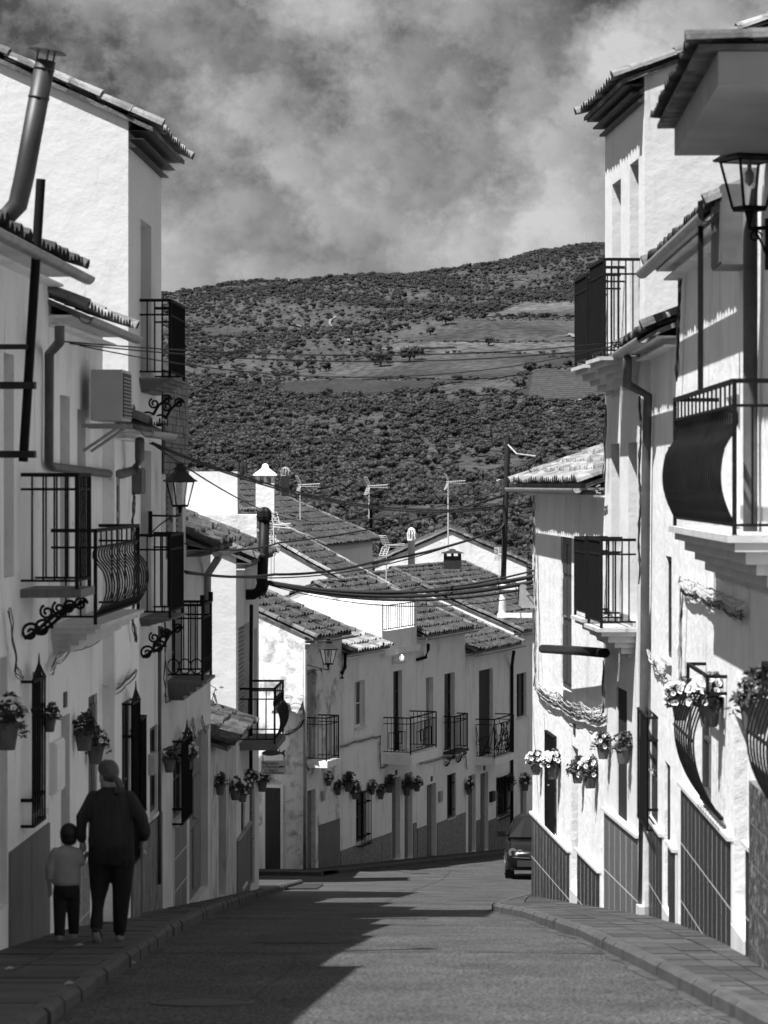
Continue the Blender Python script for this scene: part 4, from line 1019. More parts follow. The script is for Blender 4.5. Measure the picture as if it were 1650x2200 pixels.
# ------------------------------------------------------------------ pavement of the centre row
def strip(name, F, s0, s1, o0, o1, kerb=True):
    mb = MB(); n = 40
    for i in range(n + 1):
        t = s0 + (s1-s0)*i/n
        for o in (o0, o1): p = F.P(t, o, 0); mb.v.append((p.x, p.y, ground(p.y) + KERB))
    mb.f = [(2*i, 2*i+1, 2*i+3, 2*i+2) for i in range(n)]
    pv = struct(name, mb, 'paving_b'); t = s0
    while t < s1 - 0.1:
        b = min(s1, t + 1.0); q = MB(); v = []
        for u in (t + 0.01, b - 0.01):
            for o, dz in ((o1 + 0.15, -0.3), (o1 + 0.15, -0.02), (o1 + 0.12, 0.004), (o1 - 0.03, 0.004), (o1 - 0.03, -0.3)):
                p = F.P(u, o, 0); v.append((p.x, p.y, ground(p.y) + KERB + dz))
        q.add(v, [(0,1,6,5), (1,2,7,6), (2,3,8,7), (3,4,9,8), (0,4,3,2,1), (5,6,7,8,9)]); part('kerb_stone', q, 'kerb', pv); t = b
strip('row_pavement', FC, 0.03, 26, -0.3, 0.72)
strip('corner_pavement', G1, -0.87, 5.5, -0.02, 1.1)

# ------------------------------------------------------------------ lanterns
def pane_mat():
    m = bpy.data.materials.new('lantern_pane'); m.use_nodes = True; t = m.node_tree; t.nodes.clear()
    o = N(t, 'ShaderNodeOutputMaterial'); a = N(t, 'ShaderNodeBsdfTransparent'); b = N(t, 'ShaderNodeBsdfGlossy', i_Roughness=0.1); x = N(t, 'ShaderNodeMixShader', i_0=0.10)
    t.links.new(a.outputs[0], x.inputs[1]); t.links.new(b.outputs[0], x.inputs[2]); t.links.new(x.outputs[0], o.inputs[0]); MATS['pane'] = m
pane_mat()
def lantern_proto():
    f = MB(); T, B_, H_ = 0.20, 0.115, 0.44
    for sx in (-1, 1):
        for sy in (-1, 1):
            f.tube([(sx*T, sy*T, 0), (sx*B_, sy*B_, -H_)], 0.014, 6)
    for r_, z in ((T, 0), (B_, -H_)):
        c = [(r_,r_,z), (-r_,r_,z), (-r_,-r_,z), (r_,-r_,z), (r_,r_,z)]
        for a, b in zip(c, c[1:]): f.tube([a, b], 0.014, 6)
    f.box((0,0,-H_-0.02), (B_, B_, 0.012)); f.tube([(0,0,-H_-0.02), (0,0,-H_-0.14)], [0.05, 0.02], 8)
    r = MB(); sq = lambda a, z: [(a,a,z), (-a,a,z), (-a,-a,z), (a,-a,z)]
    r.loft([sq(0.25, 0.0), sq(0.255, 0.02), sq(0.20, 0.06), sq(0.085, 0.20), sq(0.08, 0.23), sq(0.11, 0.245), sq(0.11, 0.255), sq(0.05, 0.28), sq(0.05, 0.32), sq(0.085, 0.335), sq(0.02, 0.36)])
    p = MB()
    for k in range(4):
        a, b = sq(T-0.004, 0)[k], sq(T-0.004, 0)[(k+1) % 4]; c, d = sq(B_-0.004, -H_)[(k+1) % 4], sq(B_-0.004, -H_)[k]; p.add([a, b, c, d], [(0,1,2,3)])
    bl = MB(); bl.tube([(0,0,0.0), (0,0,-0.08), (0,0,-0.12), (0,0,-0.2), (0,0,-0.24)], [0.02, 0.02, 0.045, 0.04, 0.005], 8)
    return [('frame', f.mesh('lantern_frame', 'iron'), None), ('roof', r.mesh('lantern_roof', 'iron_flat'), None), ('pane', p.mesh('lantern_panes', 'pane'), None), ('bulb', bl.mesh('lantern_bulb', 'lamp_glass', True), None)]
LP = lantern_proto()
def lantern(F, px, ybase_glass, Yd, wpx, label, arm_to, rz=0.4):
    """px: axis, ybase: row of the roof's lower edge, wpx: roof width"""
    c = pix(px, ybase_glass, Yd); sc = wpx*Yd/FP/0.66
    e = place(LP, 'street_lantern', label, 'street lamp', c, rz=rz, sc=sc)
    mb = MB(); bot = Vector((0, 0, -0.58)); w = Vector(arm_to) - c; w = Matrix.Rotation(-rz, 3, 'Z') @ w/sc
    w.z = -0.62
    mb.tube([bot, bot + Vector((0,0,-0.05)), Vector((w.x*0.15, w.y*0.15, -0.64)), w], 0.02, 7)
    mb.tube([Vector((w.x*0.3, w.y*0.3, -0.65)), Vector((w.x*0.7, w.y*0.7, -0.80)), Vector((w.x, w.y, -0.95))], 0.012, 6)
    h_ = Vector((w.x, w.y, 0)); h_ = h_.normalized() if h_.length else Vector((1,0,0))
    mb.tube(spiral(Vector((w.x*0.3, w.y*0.3, -0.71)), h_, Vector((0,0,1)), 0.06, 1.3), 0.01, 5)
    mb.box(Vector((w.x, w.y, -0.78)), (0.03, 0.03, 0.24))
    o = bpy.data.objects.new('arm', mb.mesh('lantern_arm', 'iron')); C.objects.link(o); o.parent = e
    return e
lantern(FL, 387, 1035, 33.6, 76, 'black lantern on a wall arm in front of the tall house with stacked balconies', FL.P(sL(323), 0.0, 0))
lantern(FC, 705, 1395, 69.2, 46, 'black lantern on a bracket at the stained corner gable', FC.P(0.05, 0.0, 0))
lantern(FR, 1610, 345, 20.9, 152, 'big black lantern beside the boxed tile cornice', FR.P(20.9, 0.0, 0), rz=0.35)

# ------------------------------------------------------------------ flues, chimneys, air conditioner, boxes
def flue(name, label, pts, r, m, cap):
    base = Vector(pts[0]); h = thing(name, label, 'flue', base); mb = MB(); mb.tube(pts, r, 14); part('pipe', mb, m, h, True)
    t = Vector(pts[-1]); d = (t - Vector(pts[-2])).normalized(); cm = MB()
    if cap == 'hat':
        x = d.orthogonal().normalized(); y = d.cross(x); ring = lambda rr, hh: [t + d*hh + (x*math.cos(2*math.pi*i/16) + y*math.sin(2*math.pi*i/16))*rr for i in range(16)]
        cm.loft([ring(r*1.9, r*0.85), ring(r*1.9, r*0.95), ring(r*0.9, r*1.5), ring(0.005, r*1.8)])
        for i in range(3):
            a = 2*math.pi*i/3; q = x*math.cos(a) + y*math.sin(a); cm.tube([t + q*r*0.95, t + q*r*0.95 + d*r*0.95], 0.008, 5)
        for k in (0.12, 0.6): part('collar', MB().tube([t - d*r*k*6, t - d*(r*k*6 + 0.02)], r*1.06, 14), m, h, True)
    else:
        ring = lambda rr, hh: [t + Vector((rr*math.cos(2*math.pi*i/18)*(1 if i % 2 else 0.88), rr*math.sin(2*math.pi*i/18)*(1 if i % 2 else 0.88), hh)) for i in range(18)]
        cm.loft([ring(r*0.8, -0.02), ring(r*1.35, 0.02), ring(r*1.5, r*0.9), ring(r*1.35, r*1.9), ring(r*0.8, r*2.5), ring(0.02, r*2.7)])
    part('cowl', cm, m, h); return h
flue('steel_flue', 'leaning steel flue with a thin hat against the tall sunlit gable', [pix(-40, 470, 22.2), pix(10, 470, 22.2), pix(38, 440, 22.2), pix(52, 380, 22.2), pix(98, 130, 22.2)], 0.078, 'steel_flue', 'hat')
flue('stove_flue', 'black stove flue with a ribbed turbine cowl rising past the rough white gable', [pix(512, 1278, 46), pix(545, 1277, 46), pix(557, 1270, 45.9), pix(563, 1255, 45.9), pix(564, 1235, 45.9), pix(568, 1120, 45.9)], 0.085, 'pipe_black', 'turbine')
# dark awning post on the nearest left house
pa = thing('awning_post', 'dark leaning post with two cross arms on the nearest shaded house', 'post', pix(52, 990, 22.6))
rod('post', pix(50, 992, 22.6), pix(88, 385, 22.6), 0.038, 'iron', pa)
for y_ in (828, 976, 745): rod('cross_arm', pix(-60, y_, 22.65), pix(76 if y_ != 745 else 60, y_, 22.55), 0.028 if y_ != 745 else 0.02, 'iron_flat', pa, 'square')
# air conditioner
p0 = FL.pt(206, 905, 0.28); ac = thing('air_conditioner', 'boxy air conditioner on a bracket under the tiled gutter', 'air conditioner', p0)
q = MB(); ss_ = FL.s(196, 0.1); FL.box(q, ss_ - 0.05, ss_ + 0.65, 0.10, 0.40, FL.z(206, 898, .28), FL.z(206, 785, .28)); part('case', q, 'ac_case', ac)
q = MB(); FL.box(q, ss_ + 0.0, ss_ + 0.6, 0.40, 0.408, FL.z(206, 892, .28), FL.z(206, 792, .28)); gr = part('grille', q, 'iron_flat', ac)
for k in range(12): zz = FL.z(206, 890 - 8*k, .28); rod('grille_bar', FL.P(ss_ + 0.0, 0.412, zz), FL.P(ss_ + 0.6, 0.412, zz), 0.005, 'ac_case', gr)
q = MB()
for t in (ss_ + 0.05, ss_ + 0.55):
    z0 = FL.z(206, 900, .28); FL.box(q, t - 0.02, t + 0.02, 0, 0.42, z0 - 0.06, z0 - 0.02); q.tube([FL.P(t, 0.02, z0 - 0.28), FL.P(t, 0.36, z0 - 0.05)], 0.015, 6)
part('bracket', q, 'concrete', ac)
# meter boxes
def wallbox(F, px0, px1, yt, yb, dep, m, label, name='meter_box', cat='meter box'):
    a, b = sorted((F.s(px0), F.s(px1))); pm = (px0+px1)/2; z1, z0 = F.z(pm, yt), F.z(pm, yb); h = thing(name, label, cat, F.P((a+b)/2, 0, z0))
    q = MB(); F.box(q, a, b, -0.01, dep, z0, z1); part('case', q, m, h); q = MB(); F.box(q, a + 0.02, b - 0.02, dep, dep + 0.012, z0 + 0.02, z1 - 0.02); part('cover', q, m, h); return h
wallbox(FL2, 283, 293, 1005, 1062, 0.09, 'pipe_grey', 'grey junction box with dangling cables by the drain elbow')
wallbox(FL, 318, 327, 1618, 1662, 0.06, 'concrete', 'small grey meter box beside the shaded barred window')
wallbox(FR2, 1152, 1146, 1255, 1305, 0.22, 'concrete', 'concrete junction box at the bend under the cable pole')
wallbox(FC, 689, 695, 1700, 1720, 0.05, 'paint_grey', 'little grey letter box beside the corner house door', 'letter_box', 'letter box')
wallbox(FC, 941, 947, 1700, 1722, 0.06, 'paint_grey', 'small letter box beside the door of the bracketed balcony house', 'letter_box', 'letter box')
wallbox(FC, 1051, 1058, 1700, 1722, 0.1, 'iron_flat', 'dark rounded letter box below the criss cross balcony', 'letter_box', 'letter box')
wallbox(FL, 107, 126, 1590, 1700, 0.05, 'paint_white', 'white meter cabinet on the shaded front beside the grey door')
wallbox(FR, 1613, 1590, 405, 575, 0.22, 'pipe_grey', 'large grey cabinet high on the wall behind the big lantern', 'wall_cabinet', 'cabinet')
def chimney(name, label, c, w, hgt, m, kind):
    h = thing(name, label, 'chimney', c); q = MB(); c = Vector(c)
    if kind == 'house':
        q.box(c + Vector((0,0,hgt*0.35)), (w, w, hgt*0.35)); part('stack', q, m, h); q = MB()
        for sx in (-1, 1):
            for sy in (-1, 1): q.box(c + Vector((sx*w*0.82, sy*w*0.82, hgt*0.78)), (w*0.17, w*0.17, hgt*0.08))
            q.box(c + Vector((sx*w*0.0, sx*w*0.82, hgt*0.78)), (w*0.14, w*0.15, hgt*0.08))
        part('vents', q, m, h); q = MB(); sq = lambda a, z: [c + Vector((sx*a, sy*a, z)) for sx, sy in ((1,1), (-1,1), (-1,-1), (1,-1))]
        q.loft([sq(w*1.0, hgt*0.86), sq(w*1.3, hgt*0.87), sq(w*1.27, hgt*0.895), sq(w*0.42, hgt*1.02), sq(w*0.3, hgt*1.10), sq(w*0.1, hgt*1.12)]); part('cap', q, m, h)
    else:
        ring = lambda r_, z: [c + Vector((r_*math.cos(2*math.pi*i/14), r_*math.sin(2*math.pi*i/14), z)) for i in range(14)]
        q.loft([ring(w, 0), ring(w, hgt*0.7), ring(w*1.2, hgt*0.71), ring(w*1.2, hgt*0.75)]); part('stack', q, m, h, True); q = MB()
        for i in range(9):
            a = 2*math.pi*i/9; q.tube([c + Vector((w*math.cos(a)*k, w*math.sin(a)*k, z)) for k, z in ((1.1, hgt*0.75), (1.2, hgt*0.88), (0.8, hgt*0.98), (0.1, hgt*1.02))], w*0.22, 5)
        part('cap', q, m, h)
chimney('chimney', 'white square chimney with a little pyramid cap on the broad tile roof', pix(570, 1112, 97), 0.31, 1.62, 'plaster', 'house')
chimney('chimney', 'round clay chimney with a ribbed cap behind the pyramid capped one', pix(613, 1066, 103), 0.14, 1.0, 'concrete', 'round')
chimney('chimney', 'squat dark chimney with a tiled hat on the lichen roof', pix(972, 1222, 100), 0.30, 0.62, 'iron_flat', 'house')
chimney('chimney', 'white vent pipe with a flat black cowl left of the white gable', pix(884, 1225, 108), 0.13, 1.55, 'plaster', 'round')
chimney('chimney', 'short dark vent stack among the aerials', pix(797, 1135, 101), 0.06, 0.9, 'pipe_black', 'round')

# ------------------------------------------------------------------ television aerials
def aerial_proto():
    m = MB(); m.tube([(0,0,-1.6), (0,0,0.05)], 0.028, 6); b = MB(); b.tube([(-0.1,0,0), (0.95,0,0.06)], 0.02, 5); b.tube([(-0.1,0,-0.06), (0.95,0,-0.10)], 0.018, 5)
    for k in range(7): x = 0.15 + 0.12*k; b.tube([(x,-0.12,0.0), (x,0.12,0.0)], 0.013, 5)
    g = MB()
    for sgn in (1, -1):
        for k in range(5): t = k/4; g.tube([(-0.02 - 0.16*t, -0.26, sgn*(0.06 + 0.36*t)), (-0.02 - 0.16*t, 0.26, sgn*(0.06 + 0.36*t))], 0.015, 5)
        for y in (-0.26, 0, 0.26): g.tube([(-0.02, y, sgn*0.06), (-0.18, y, sgn*0.42)], 0.015, 5)
    return [('mast', m.mesh('aerial_mast', 'antenna'), None), ('boom', b.mesh('aerial_boom', 'antenna'), None), ('reflector', g.mesh('aerial_reflector', 'antenna'), None)]
AP = aerial_proto()
for px, py, Y, sc, rz, lab in ((645, 1042, 100, 0.75, 0.25, 'aerial beside the round clay chimney'), (793, 1044, 101, 0.72, 0.3, 'aerial standing over the dark vent stack'), (963, 1035, 112, 0.72, 0.15, 'tall aerial above the white gable peak'),
        (588, 1128, 72, 0.75, -0.9, 'aerial next to the turbine flue'), (830, 1172, 88, 0.72, 0.6, 'aerial rising left of the dark lichen roof'), (1072, 1190, 98, 0.5, -1.4, 'small aerial behind the cable pole'), (582, 1172, 73, 0.6, -1.2, 'lower aerial behind the black turbine flue')):
    place(AP, 'television_aerial', 'thin metal television ' + lab, 'aerial', pix(px, py, Y), rz=rz, sc=sc, group='rooftop aerials')
q = MB(); mast = thing('mast', 'long thin mast on the white gable peak', 'mast', pix(963, 1143, 116)); rod('pole', pix(963, 1180, 112), pix(963, 1040, 112), 0.03, 'antenna', mast)

# ------------------------------------------------------------------ cable pole and overhead cables
pl = thing('cable_pole', 'dark cable pole clamped by white arms to the house at the bend', 'pole', pix(1081, 1312, 43.2))
rod('pole', pix(1079, 1315, 43.2), pix(1091, 938, 43.2), 0.042, 'iron_flat', pl); rod('sleeve', pix(1079, 1318, 43.19), pix(1082, 1255, 43.19), 0.062, 'plaster', pl)
for y_ in (1262, 1322): rod('clamp_arm', pix(1072, y_, 43.2), P2(1147, y_, -0.05), 0.035, 'plaster', pl, 'square')
pt1 = lambda px, py, o=0.12: FL.pt(px, py, o)
GW = 'cables spanning the street'
cable('upper thin cable from the gutter to the tall sunlit house', [pt1(128, 733), P2(1345, 733, .1)], 0.007, 0.14, GW)
cable('second thin cable from the gutter to the tall sunlit house', [pt1(150, 738), P2(1352, 742, .1)], 0.007, 0.17, GW)
cable('lowest thin cable from the gutter sagging across the valley view', [pt1(170, 742), P2(1345, 735, .1)], 0.006, 0.34, GW)
pole_top = pix(1089, 1000, 43.2); 
cable('cable from the mossy eave sagging to the cable pole', [pt1(320, 948), pix(1084, 1085, 43.2)], 0.012, 0.33, GW)
cable('thin cable from the mossy eave down to the aerials', [pt1(330, 955), pix(660, 1120, 70), pix(1145, 1030, 43.2)], 0.010, 0.2, GW)
cable('second cable from the mossy eave to the house at the bend', [pt1(322, 952), pix(1150, 1078, 42)], 0.010, 0.40, GW)
cable('cable from the old plank gate house up to the pole head', [pt1(398, 1168), pix(600, 1166, 41), pix(1088, 1062, 43.2)], 0.013, 0.09, GW)
cable('thick cable from the old plank gate house curling up the pole', [pt1(398, 1228), pix(590, 1234, 41), pix(800, 1208, 42), pix(1060, 1142, 43), pix(1086, 1120, 43.2), pix(1088, 1060, 43.2)], 0.02, 0.05, GW)
cable('thin cable hung below the thick one', [pt1(400, 1232), pix(760, 1226, 42), pix(1086, 1126, 43.2)], 0.010, 0.08, GW)
for k, (dy, r_) in enumerate(((0, 0.03), (6, 0.03), (12, 0.02), (-6, 0.014), (20, 0.008))):
    cable(['heavy black cable bundle strand over the roofs', 'second heavy strand over the roofs', 'third heavy strand over the roofs', 'upper light strand of the heavy bundle', 'slack light strand under the heavy bundle'][k],
        [FL.pt(553, 1240, .05), pix(575, 1250 + dy*0.3, 45.5), P2(1146, 1238 + dy*2, .05)], r_, 0.20 + 0.012*k, GW)
cable('white cable curling from the pole head to the pale roof', [pix(1091, 955, 43.2), pix(1110, 975, 42.5), pix(1150, 980, 41.5)], 0.012, 0.0, GW, m='wire_light')
# service cables on the fronts
bundle(FL, 'tangled cables swagged under the belly balcony', [(108, 1440), (118, 1415), (150, 1385), (218, 1362)], 6, 0.010, 0.05, 'wire_light', seed=1)
bundle(FL2, 'cables dropping past the small dark window', [(288, 1062), (284, 1120), (290, 1200), (284, 1330), (292, 1380)], 5, 0.010, 0.02, 'wire', seed=2)
bundle(FL2, 'cable swag under the small dark window', [(250, 1480), (270, 1462), (292, 1440)], 4, 0.010, 0.02, 'wire', seed=3)
bundle(FL, 'pale cable loops above the plank gates', [(405, 1570), (412, 1545), (420, 1590), (432, 1540), (440, 1575), (449, 1555)], 4, 0.012, 0.02, 'wire_light', seed=4)
bundle(FL, 'dark cables hooked below the ringed balcony', [(354, 1300), (355, 1500), (372, 1490)], 3, 0.01, 0.02, 'wire', seed=5)
bundle(FL, 'cables on the nearest shaded front', [(20, 1310), (34, 1440), (48, 1455)], 3, 0.012, 0.02, 'wire', seed=6)
bundle(FC, 'pale cable run over the barred window', [(731, 1602), (760, 1592), (800, 1582), (816, 1580), (817, 1648), (835, 1640)], 5, 0.018, 0.03, 'wire_light', seed=7)
bundle(FC, 'dark cable drop at the corner downpipe', [(658, 1545), (657, 1640), (664, 1655)], 4, 0.018, 0.02, 'wire', seed=8)
bundle(FC, 'cable run under the bracketed balcony', [(900, 1640), (950, 1628), (1000, 1625), (1004, 1655)], 4, 0.016, 0.03, 'wire_light', seed=9)
bundle(G1, 'dark cables strung across the passage wall', [(612, 1578), (640, 1565), (654, 1545)], 4, 0.02, 0.05, 'wire', o=0.2, seed=10)
bundle(FR2, 'pale tangle of cables across the house at the bend', [(1296, 1530), (1250, 1525), (1200, 1502), (1150, 1470)], 10, 0.012, 0.07, 'wire_light', spread=0.09, seed=11)
bundle(FR2, 'pale cables climbing the corner of the house at the bend', [(1150, 1475), (1152, 1330), (1150, 1240), (1147, 1050)], 6, 0.013, 0.02, 'wire_light', spread=0.06, seed=12)
bundle(FR2, 'pale cables up the seam beside the small balconies', [(1296, 1530), (1298, 1420)], 5, 0.011, 0.02, 'wire_light', seed=13)
bundle(FR2, 'black cable hung beside the long downpipe', [(1377, 850), (1376, 1000), (1375, 1150), (1374, 1255)], 3, 0.016, 0.01, 'wire', seed=14)
bundle(FR2, 'cables along the eave of the pale roof', [(1290, 1050), (1220, 1052), (1155, 1050)], 5, 0.014, 0.04, 'wire_light', seed=15, o=0.1)
bundle(FR, 'pale tangle of cables under the bulging balcony', [(1598, 1310), (1550, 1290), (1500, 1268), (1460, 1252)], 9, 0.012, 0.06, 'wire_light', spread=0.08, seed=16)
bundle(FR, 'cables rising from the tangle beside the petunias', [(1466, 1262), (1462, 1400), (1463, 1470)], 5, 0.012, 0.02, 'wire_light', seed=17)
bundle(FR, 'cables looping beside the long downpipe', [(1432, 1440), (1410, 1420), (1392, 1395)], 5, 0.012, 0.08, 'wire_light', seed=18)
bundle(FR, 'dark cables running down beside the narrow eave', [(1462, 600), (1458, 680), (1456, 820)], 4, 0.014, 0.02, 'wire', seed=19)
bundle(FR2, 'dark cables on the seam above the pale roof', [(1299, 1030), (1300, 950), (1303, 870)], 4, 0.014, 0.02, 'wire_light', seed=20)

# ------------------------------------------------------------------ flower pots
GL = 'flower pots on the shaded fronts'; GC_ = 'flower pots along the centre row'; GR_ = 'flower pots on the sunny fronts'
for px, y, w, k, lab in ((14, 1552, 62, 'white', 'large pot of pale flowers on the nearest shaded front'), (106, 1540, 34, 'green', 'pot of short green sprouts beside the crested window cage'), (180, 1570, 45, 'dark', 'pot with trailing flowers by the grey door'), (205, 1602, 42, 'white', 'pot with open white petunias behind the trailing one'),
        (364, 1630, 31, 'dark', 'pot of dark flowers beside the marble skirting'), (402, 1622, 32, 'white', 'pot of white petunias before the plank gates'), (473, 1684, 25, 'green', 'pot of green shoots on the crumbling house'), (505, 1694, 26, 'white', 'pot of white petunias on the crumbling house'), (521, 1700, 24, 'white', 'second pot of white petunias where the crumbling house ends'), (537, 1672, 24, 'white', 'pot with white flowers beneath the fish sign balcony'), (563, 1676, 26, 'green', 'pot of green leaves under the fish sign')):
    pot(FL, px, y, w, k, 'terracotta ' + lab, GL)
for px, y, w, k, lab in ((706, 1672, 17, 'white', 'pot of white flowers above the grey skirting'), (726, 1692, 17, 'green', 'pot of green leaves above the grey skirting'), (748, 1680, 22, 'dark', 'pot of dark blooms left of the barred window'), (763, 1698, 20, 'white', 'pot of white blooms touching the barred window'), (799, 1690, 18, 'white', 'pot of white blooms right of the barred window'), (818, 1700, 18, 'green', 'leafy pot beside the twin doors'), (837, 1684, 20, 'dark', 'pot of dark blooms over the first twin door'), (874, 1688, 22, 'dark', 'pot of dark blooms between the twin doors'), (896, 1684, 17, 'white', 'pot of pale blooms right of the twin doors'), (1008, 1690, 18, 'white', 'pot of pale blooms in the doorway below the criss cross balcony'), (1097, 1682, 18, 'green', 'leafy pot beside the slate skirting'), (1128, 1680, 20, 'white', 'pot of pale blooms behind the parked car')):
    pot(FC, px, y, w, k, 'small terracotta ' + lab, GC_)
for F_, px, y, w, k, lab in ((FR2, 1151, 1638, 28, 'white', 'pot of white petunias at the very bend'), (FR2, 1188, 1642, 33, 'lush', 'pot of white petunias over the black barred door'), (FR2, 1241, 1654, 30, 'dark', 'pot of dark petunias left of the stucco strip'), (FR2, 1268, 1661, 34, 'white', 'pot of petunias just past the stucco strip'), (FR2, 1296, 1599, 33, 'white', 'pot with a tuft of white petunias by the black window'), (FR2, 1339, 1604, 38, 'dark', 'pot of dark petunias in front of the black window'),
        (FR, 1462, 1504, 46, 'lush', 'pot of petunias left of the bulging window cage'), (FR, 1524, 1504, 60, 'lush', 'pot overflowing with white petunias on the bulging window cage'), (FR, 1622, 1502, 78, 'green', 'large dark pot of leaves beside the rubble skirting')):
    pot(F_, px, y, w, k, 'sunlit terracotta ' + lab if k != 'green' else lab, GR_)
# weeds on the sagging roof
wm = MB(); rg = random.Random(9)
for k in range(9): t = sL(455) + (sL(505) - sL(455))*k/8; leaf_cloud(wm, rg, 26, FL.P(t, -0.3 - 0.9*rg.random(), z_(-3.28) + 0.2*rg.random()), (0.3, 0.3, 0.16), 0.045)
for k in range(14):
    c = FL.P(sL(460) + rg.random()*3.2, -0.2 - rg.random()*0.8, z_(-3.35)); wm.tube([c, c + Vector((rg.uniform(-.1,.1), 0, 0.3)), c + Vector((rg.uniform(-.2,.2), 0, 0.4 + 0.15*rg.random()))], 0.008, 4)
o = part('weeds', wm, 'leaf', L7); o['kind'] = 'stuff'

# ------------------------------------------------------------------ fishmonger's sign
sg = thing('hanging_sign', 'small fishmonger board with a fish cut-out hanging under the balcony', 'sign', pix(587, 1664, 47))
F5 = Facade((pix(561, 1040, 47).x, 47), R(90), 1)
q = MB(); wd = 53*47/FP; zt, zl = pix(0, 1634, 47).z, pix(0, 1664, 47).z; F5.box(q, 0, wd, -0.012, 0.012, zl, zt); part('board', q, 'sign_board', sg)
def text(body, x, z, size, m, parent, shear=0.0):
    cu = bpy.data.curves.new('lettering', 'FONT'); cu.body = body; cu.size = size; cu.extrude = 0.002; cu.shear = shear
    ob = bpy.data.objects.new('lettering', cu); C.objects.link(ob); bpy.context.view_layer.update()
    me = bpy.data.meshes.new_from_object(ob.evaluated_get(bpy.context.evaluated_depsgraph_get())); bpy.data.objects.remove(ob); bpy.data.curves.remove(cu)
    me.materials.clear(); me.materials.append(MATS[m]); o = link('lettering', me, parent); o.location = (x, 47 - 0.016, z); o.rotation_euler = (R(90), 0, 0); return o
x0 = F5.A.x
text('Pescados', x0 + 0.02, zt - 0.065, 0.072, 'ink', sg); text('y Mariscos', x0 + 0.02, zt - 0.122, 0.068, 'ink', sg); text('La Alegría', x0 + 0.045, zt - 0.175, 0.056, 'ink', sg, 0.3)
for k, z in enumerate((zl + 0.035, zl + 0.018)): q = MB(); F5.box(q, 0.03, wd - 0.03, 0.012, 0.014, z - 0.004, z + 0.003); part('small_print', q, 'ink', sg)
fish = lambda cx, cz, L, t: [(cx - L/2 + L*u, cz + v*L) for u, v in t]
FT = [(0, 0), (0.08, 0.07), (0.25, 0.13), (0.5, 0.14), (0.72, 0.08), (0.82, 0.04), (1.0, 0.15), (0.95, 0.0), (1.0, -0.15), (0.82, -0.03), (0.7, -0.06), (0.45, -0.11), (0.2, -0.1), (0.06, -0.05)]
def fish_part(cx, cz, L, y, m, th):
    q = MB(); pts = fish(cx, cz, L, FT); n = len(pts); q.v = [(x, y - th, z) for x, z in pts] + [(x, y + th, z) for x, z in pts]
    q.f = [tuple(range(n)), tuple(reversed(range(n, 2*n)))] + [(i, i + n, (i+1) % n + n, (i+1) % n) for i in range(n)]; return q
part('fish_cutout', fish_part(x0 + wd/2, zt + 0.12, wd*0.98, 47, 'pipe_grey', 0.01), 'pipe_grey', sg); part('fish_emblem', fish_part(x0 + wd*0.84, zt - 0.1, 0.1, 47 - 0.016, 'ink', 0.002), 'ink', sg)
for x in (x0 + 0.03, x0 + wd - 0.03): rod('hanger', (x, 47, zt), (x, 47, zt + 0.12), 0.006, 'iron', sg)
for x in (x0 + 0.12, x0 + wd - 0.1): rod('hanger', (x, 47, zt + 0.12), (x, 47, pix(0, 1608, 47).z), 0.006, 'iron', sg)
fp = thing('flag_pole', 'thin black pole rising from the bulging balcony rail', 'pole', FR.pt(1505, 830, .34))
rod('pole', FR.pt(1505, 845, .34), FR.pt(1505, 432, .34), 0.02, 'iron', fp, 'square'); rod('top_arm', FR.pt(1505, 434, .34), FR.pt(1505, 434, .34) - FR.n3*0.14, 0.014, 'iron', fp, 'square')
# house number plates
for F_, px, y, lab in ((FL, 139, 1503, 'small number plate over the grey door of the belly balcony house'), (FR2, 1235, 1567, 'narrow number plate over the stucco strip'), (FC, 851, 1660, 'tiny number plate over the first twin door'), (FC, 927, 1673, 'tiny number plate over the door by the letter box'), (FC, 1040, 1650, 'tiny number plate below the criss cross balcony')):
    q = MB(); t = F_.s(px); z = F_.z(px, y); F_.box(q, t - 0.09, t + 0.09, -0.004, 0.012, z - 0.07, z + 0.07); o = part('number_plate', q, 'iron_flat'); tag(o, lab, 'number plate')
# security siren on the terrace house
q = MB(); c = FC.pt(845, 1418, 0.02); q.tube([c, c + FC.n3*0.18 + Vector((0,0,-0.02)), c + FC.n3*0.30 + Vector((0,0,0.05))], [0.10, 0.09, 0.13], 12); o = part('spotlight', q, 'plaster', None, True); tag(o, 'stubby white wall spotlight under the terrace parapet', 'light')
mh = thing('manhole_cover', 'round iron manhole cover in the shaded road near the kerb', 'manhole cover', (-1.2, 19.0, ground(19.0)))
ring_ = lambda r_, dz: [(-1.2 + r_*math.cos(2*math.pi*i/28), 19.0 + r_*math.sin(2*math.pi*i/28), ground(19.0 + r_*math.sin(2*math.pi*i/28)) + dz) for i in range(28)]
part('frame', MB().loft([ring_(0.36, 0.0), ring_(0.35, 0.012), ring_(0.30, 0.012), ring_(0.30, 0.0)], False), 'iron_flat', mh); q = MB(); q.loft([ring_(0.295, 0.004), ring_(0.29, 0.010)]); part('lid', q, 'iron_flat', mh)
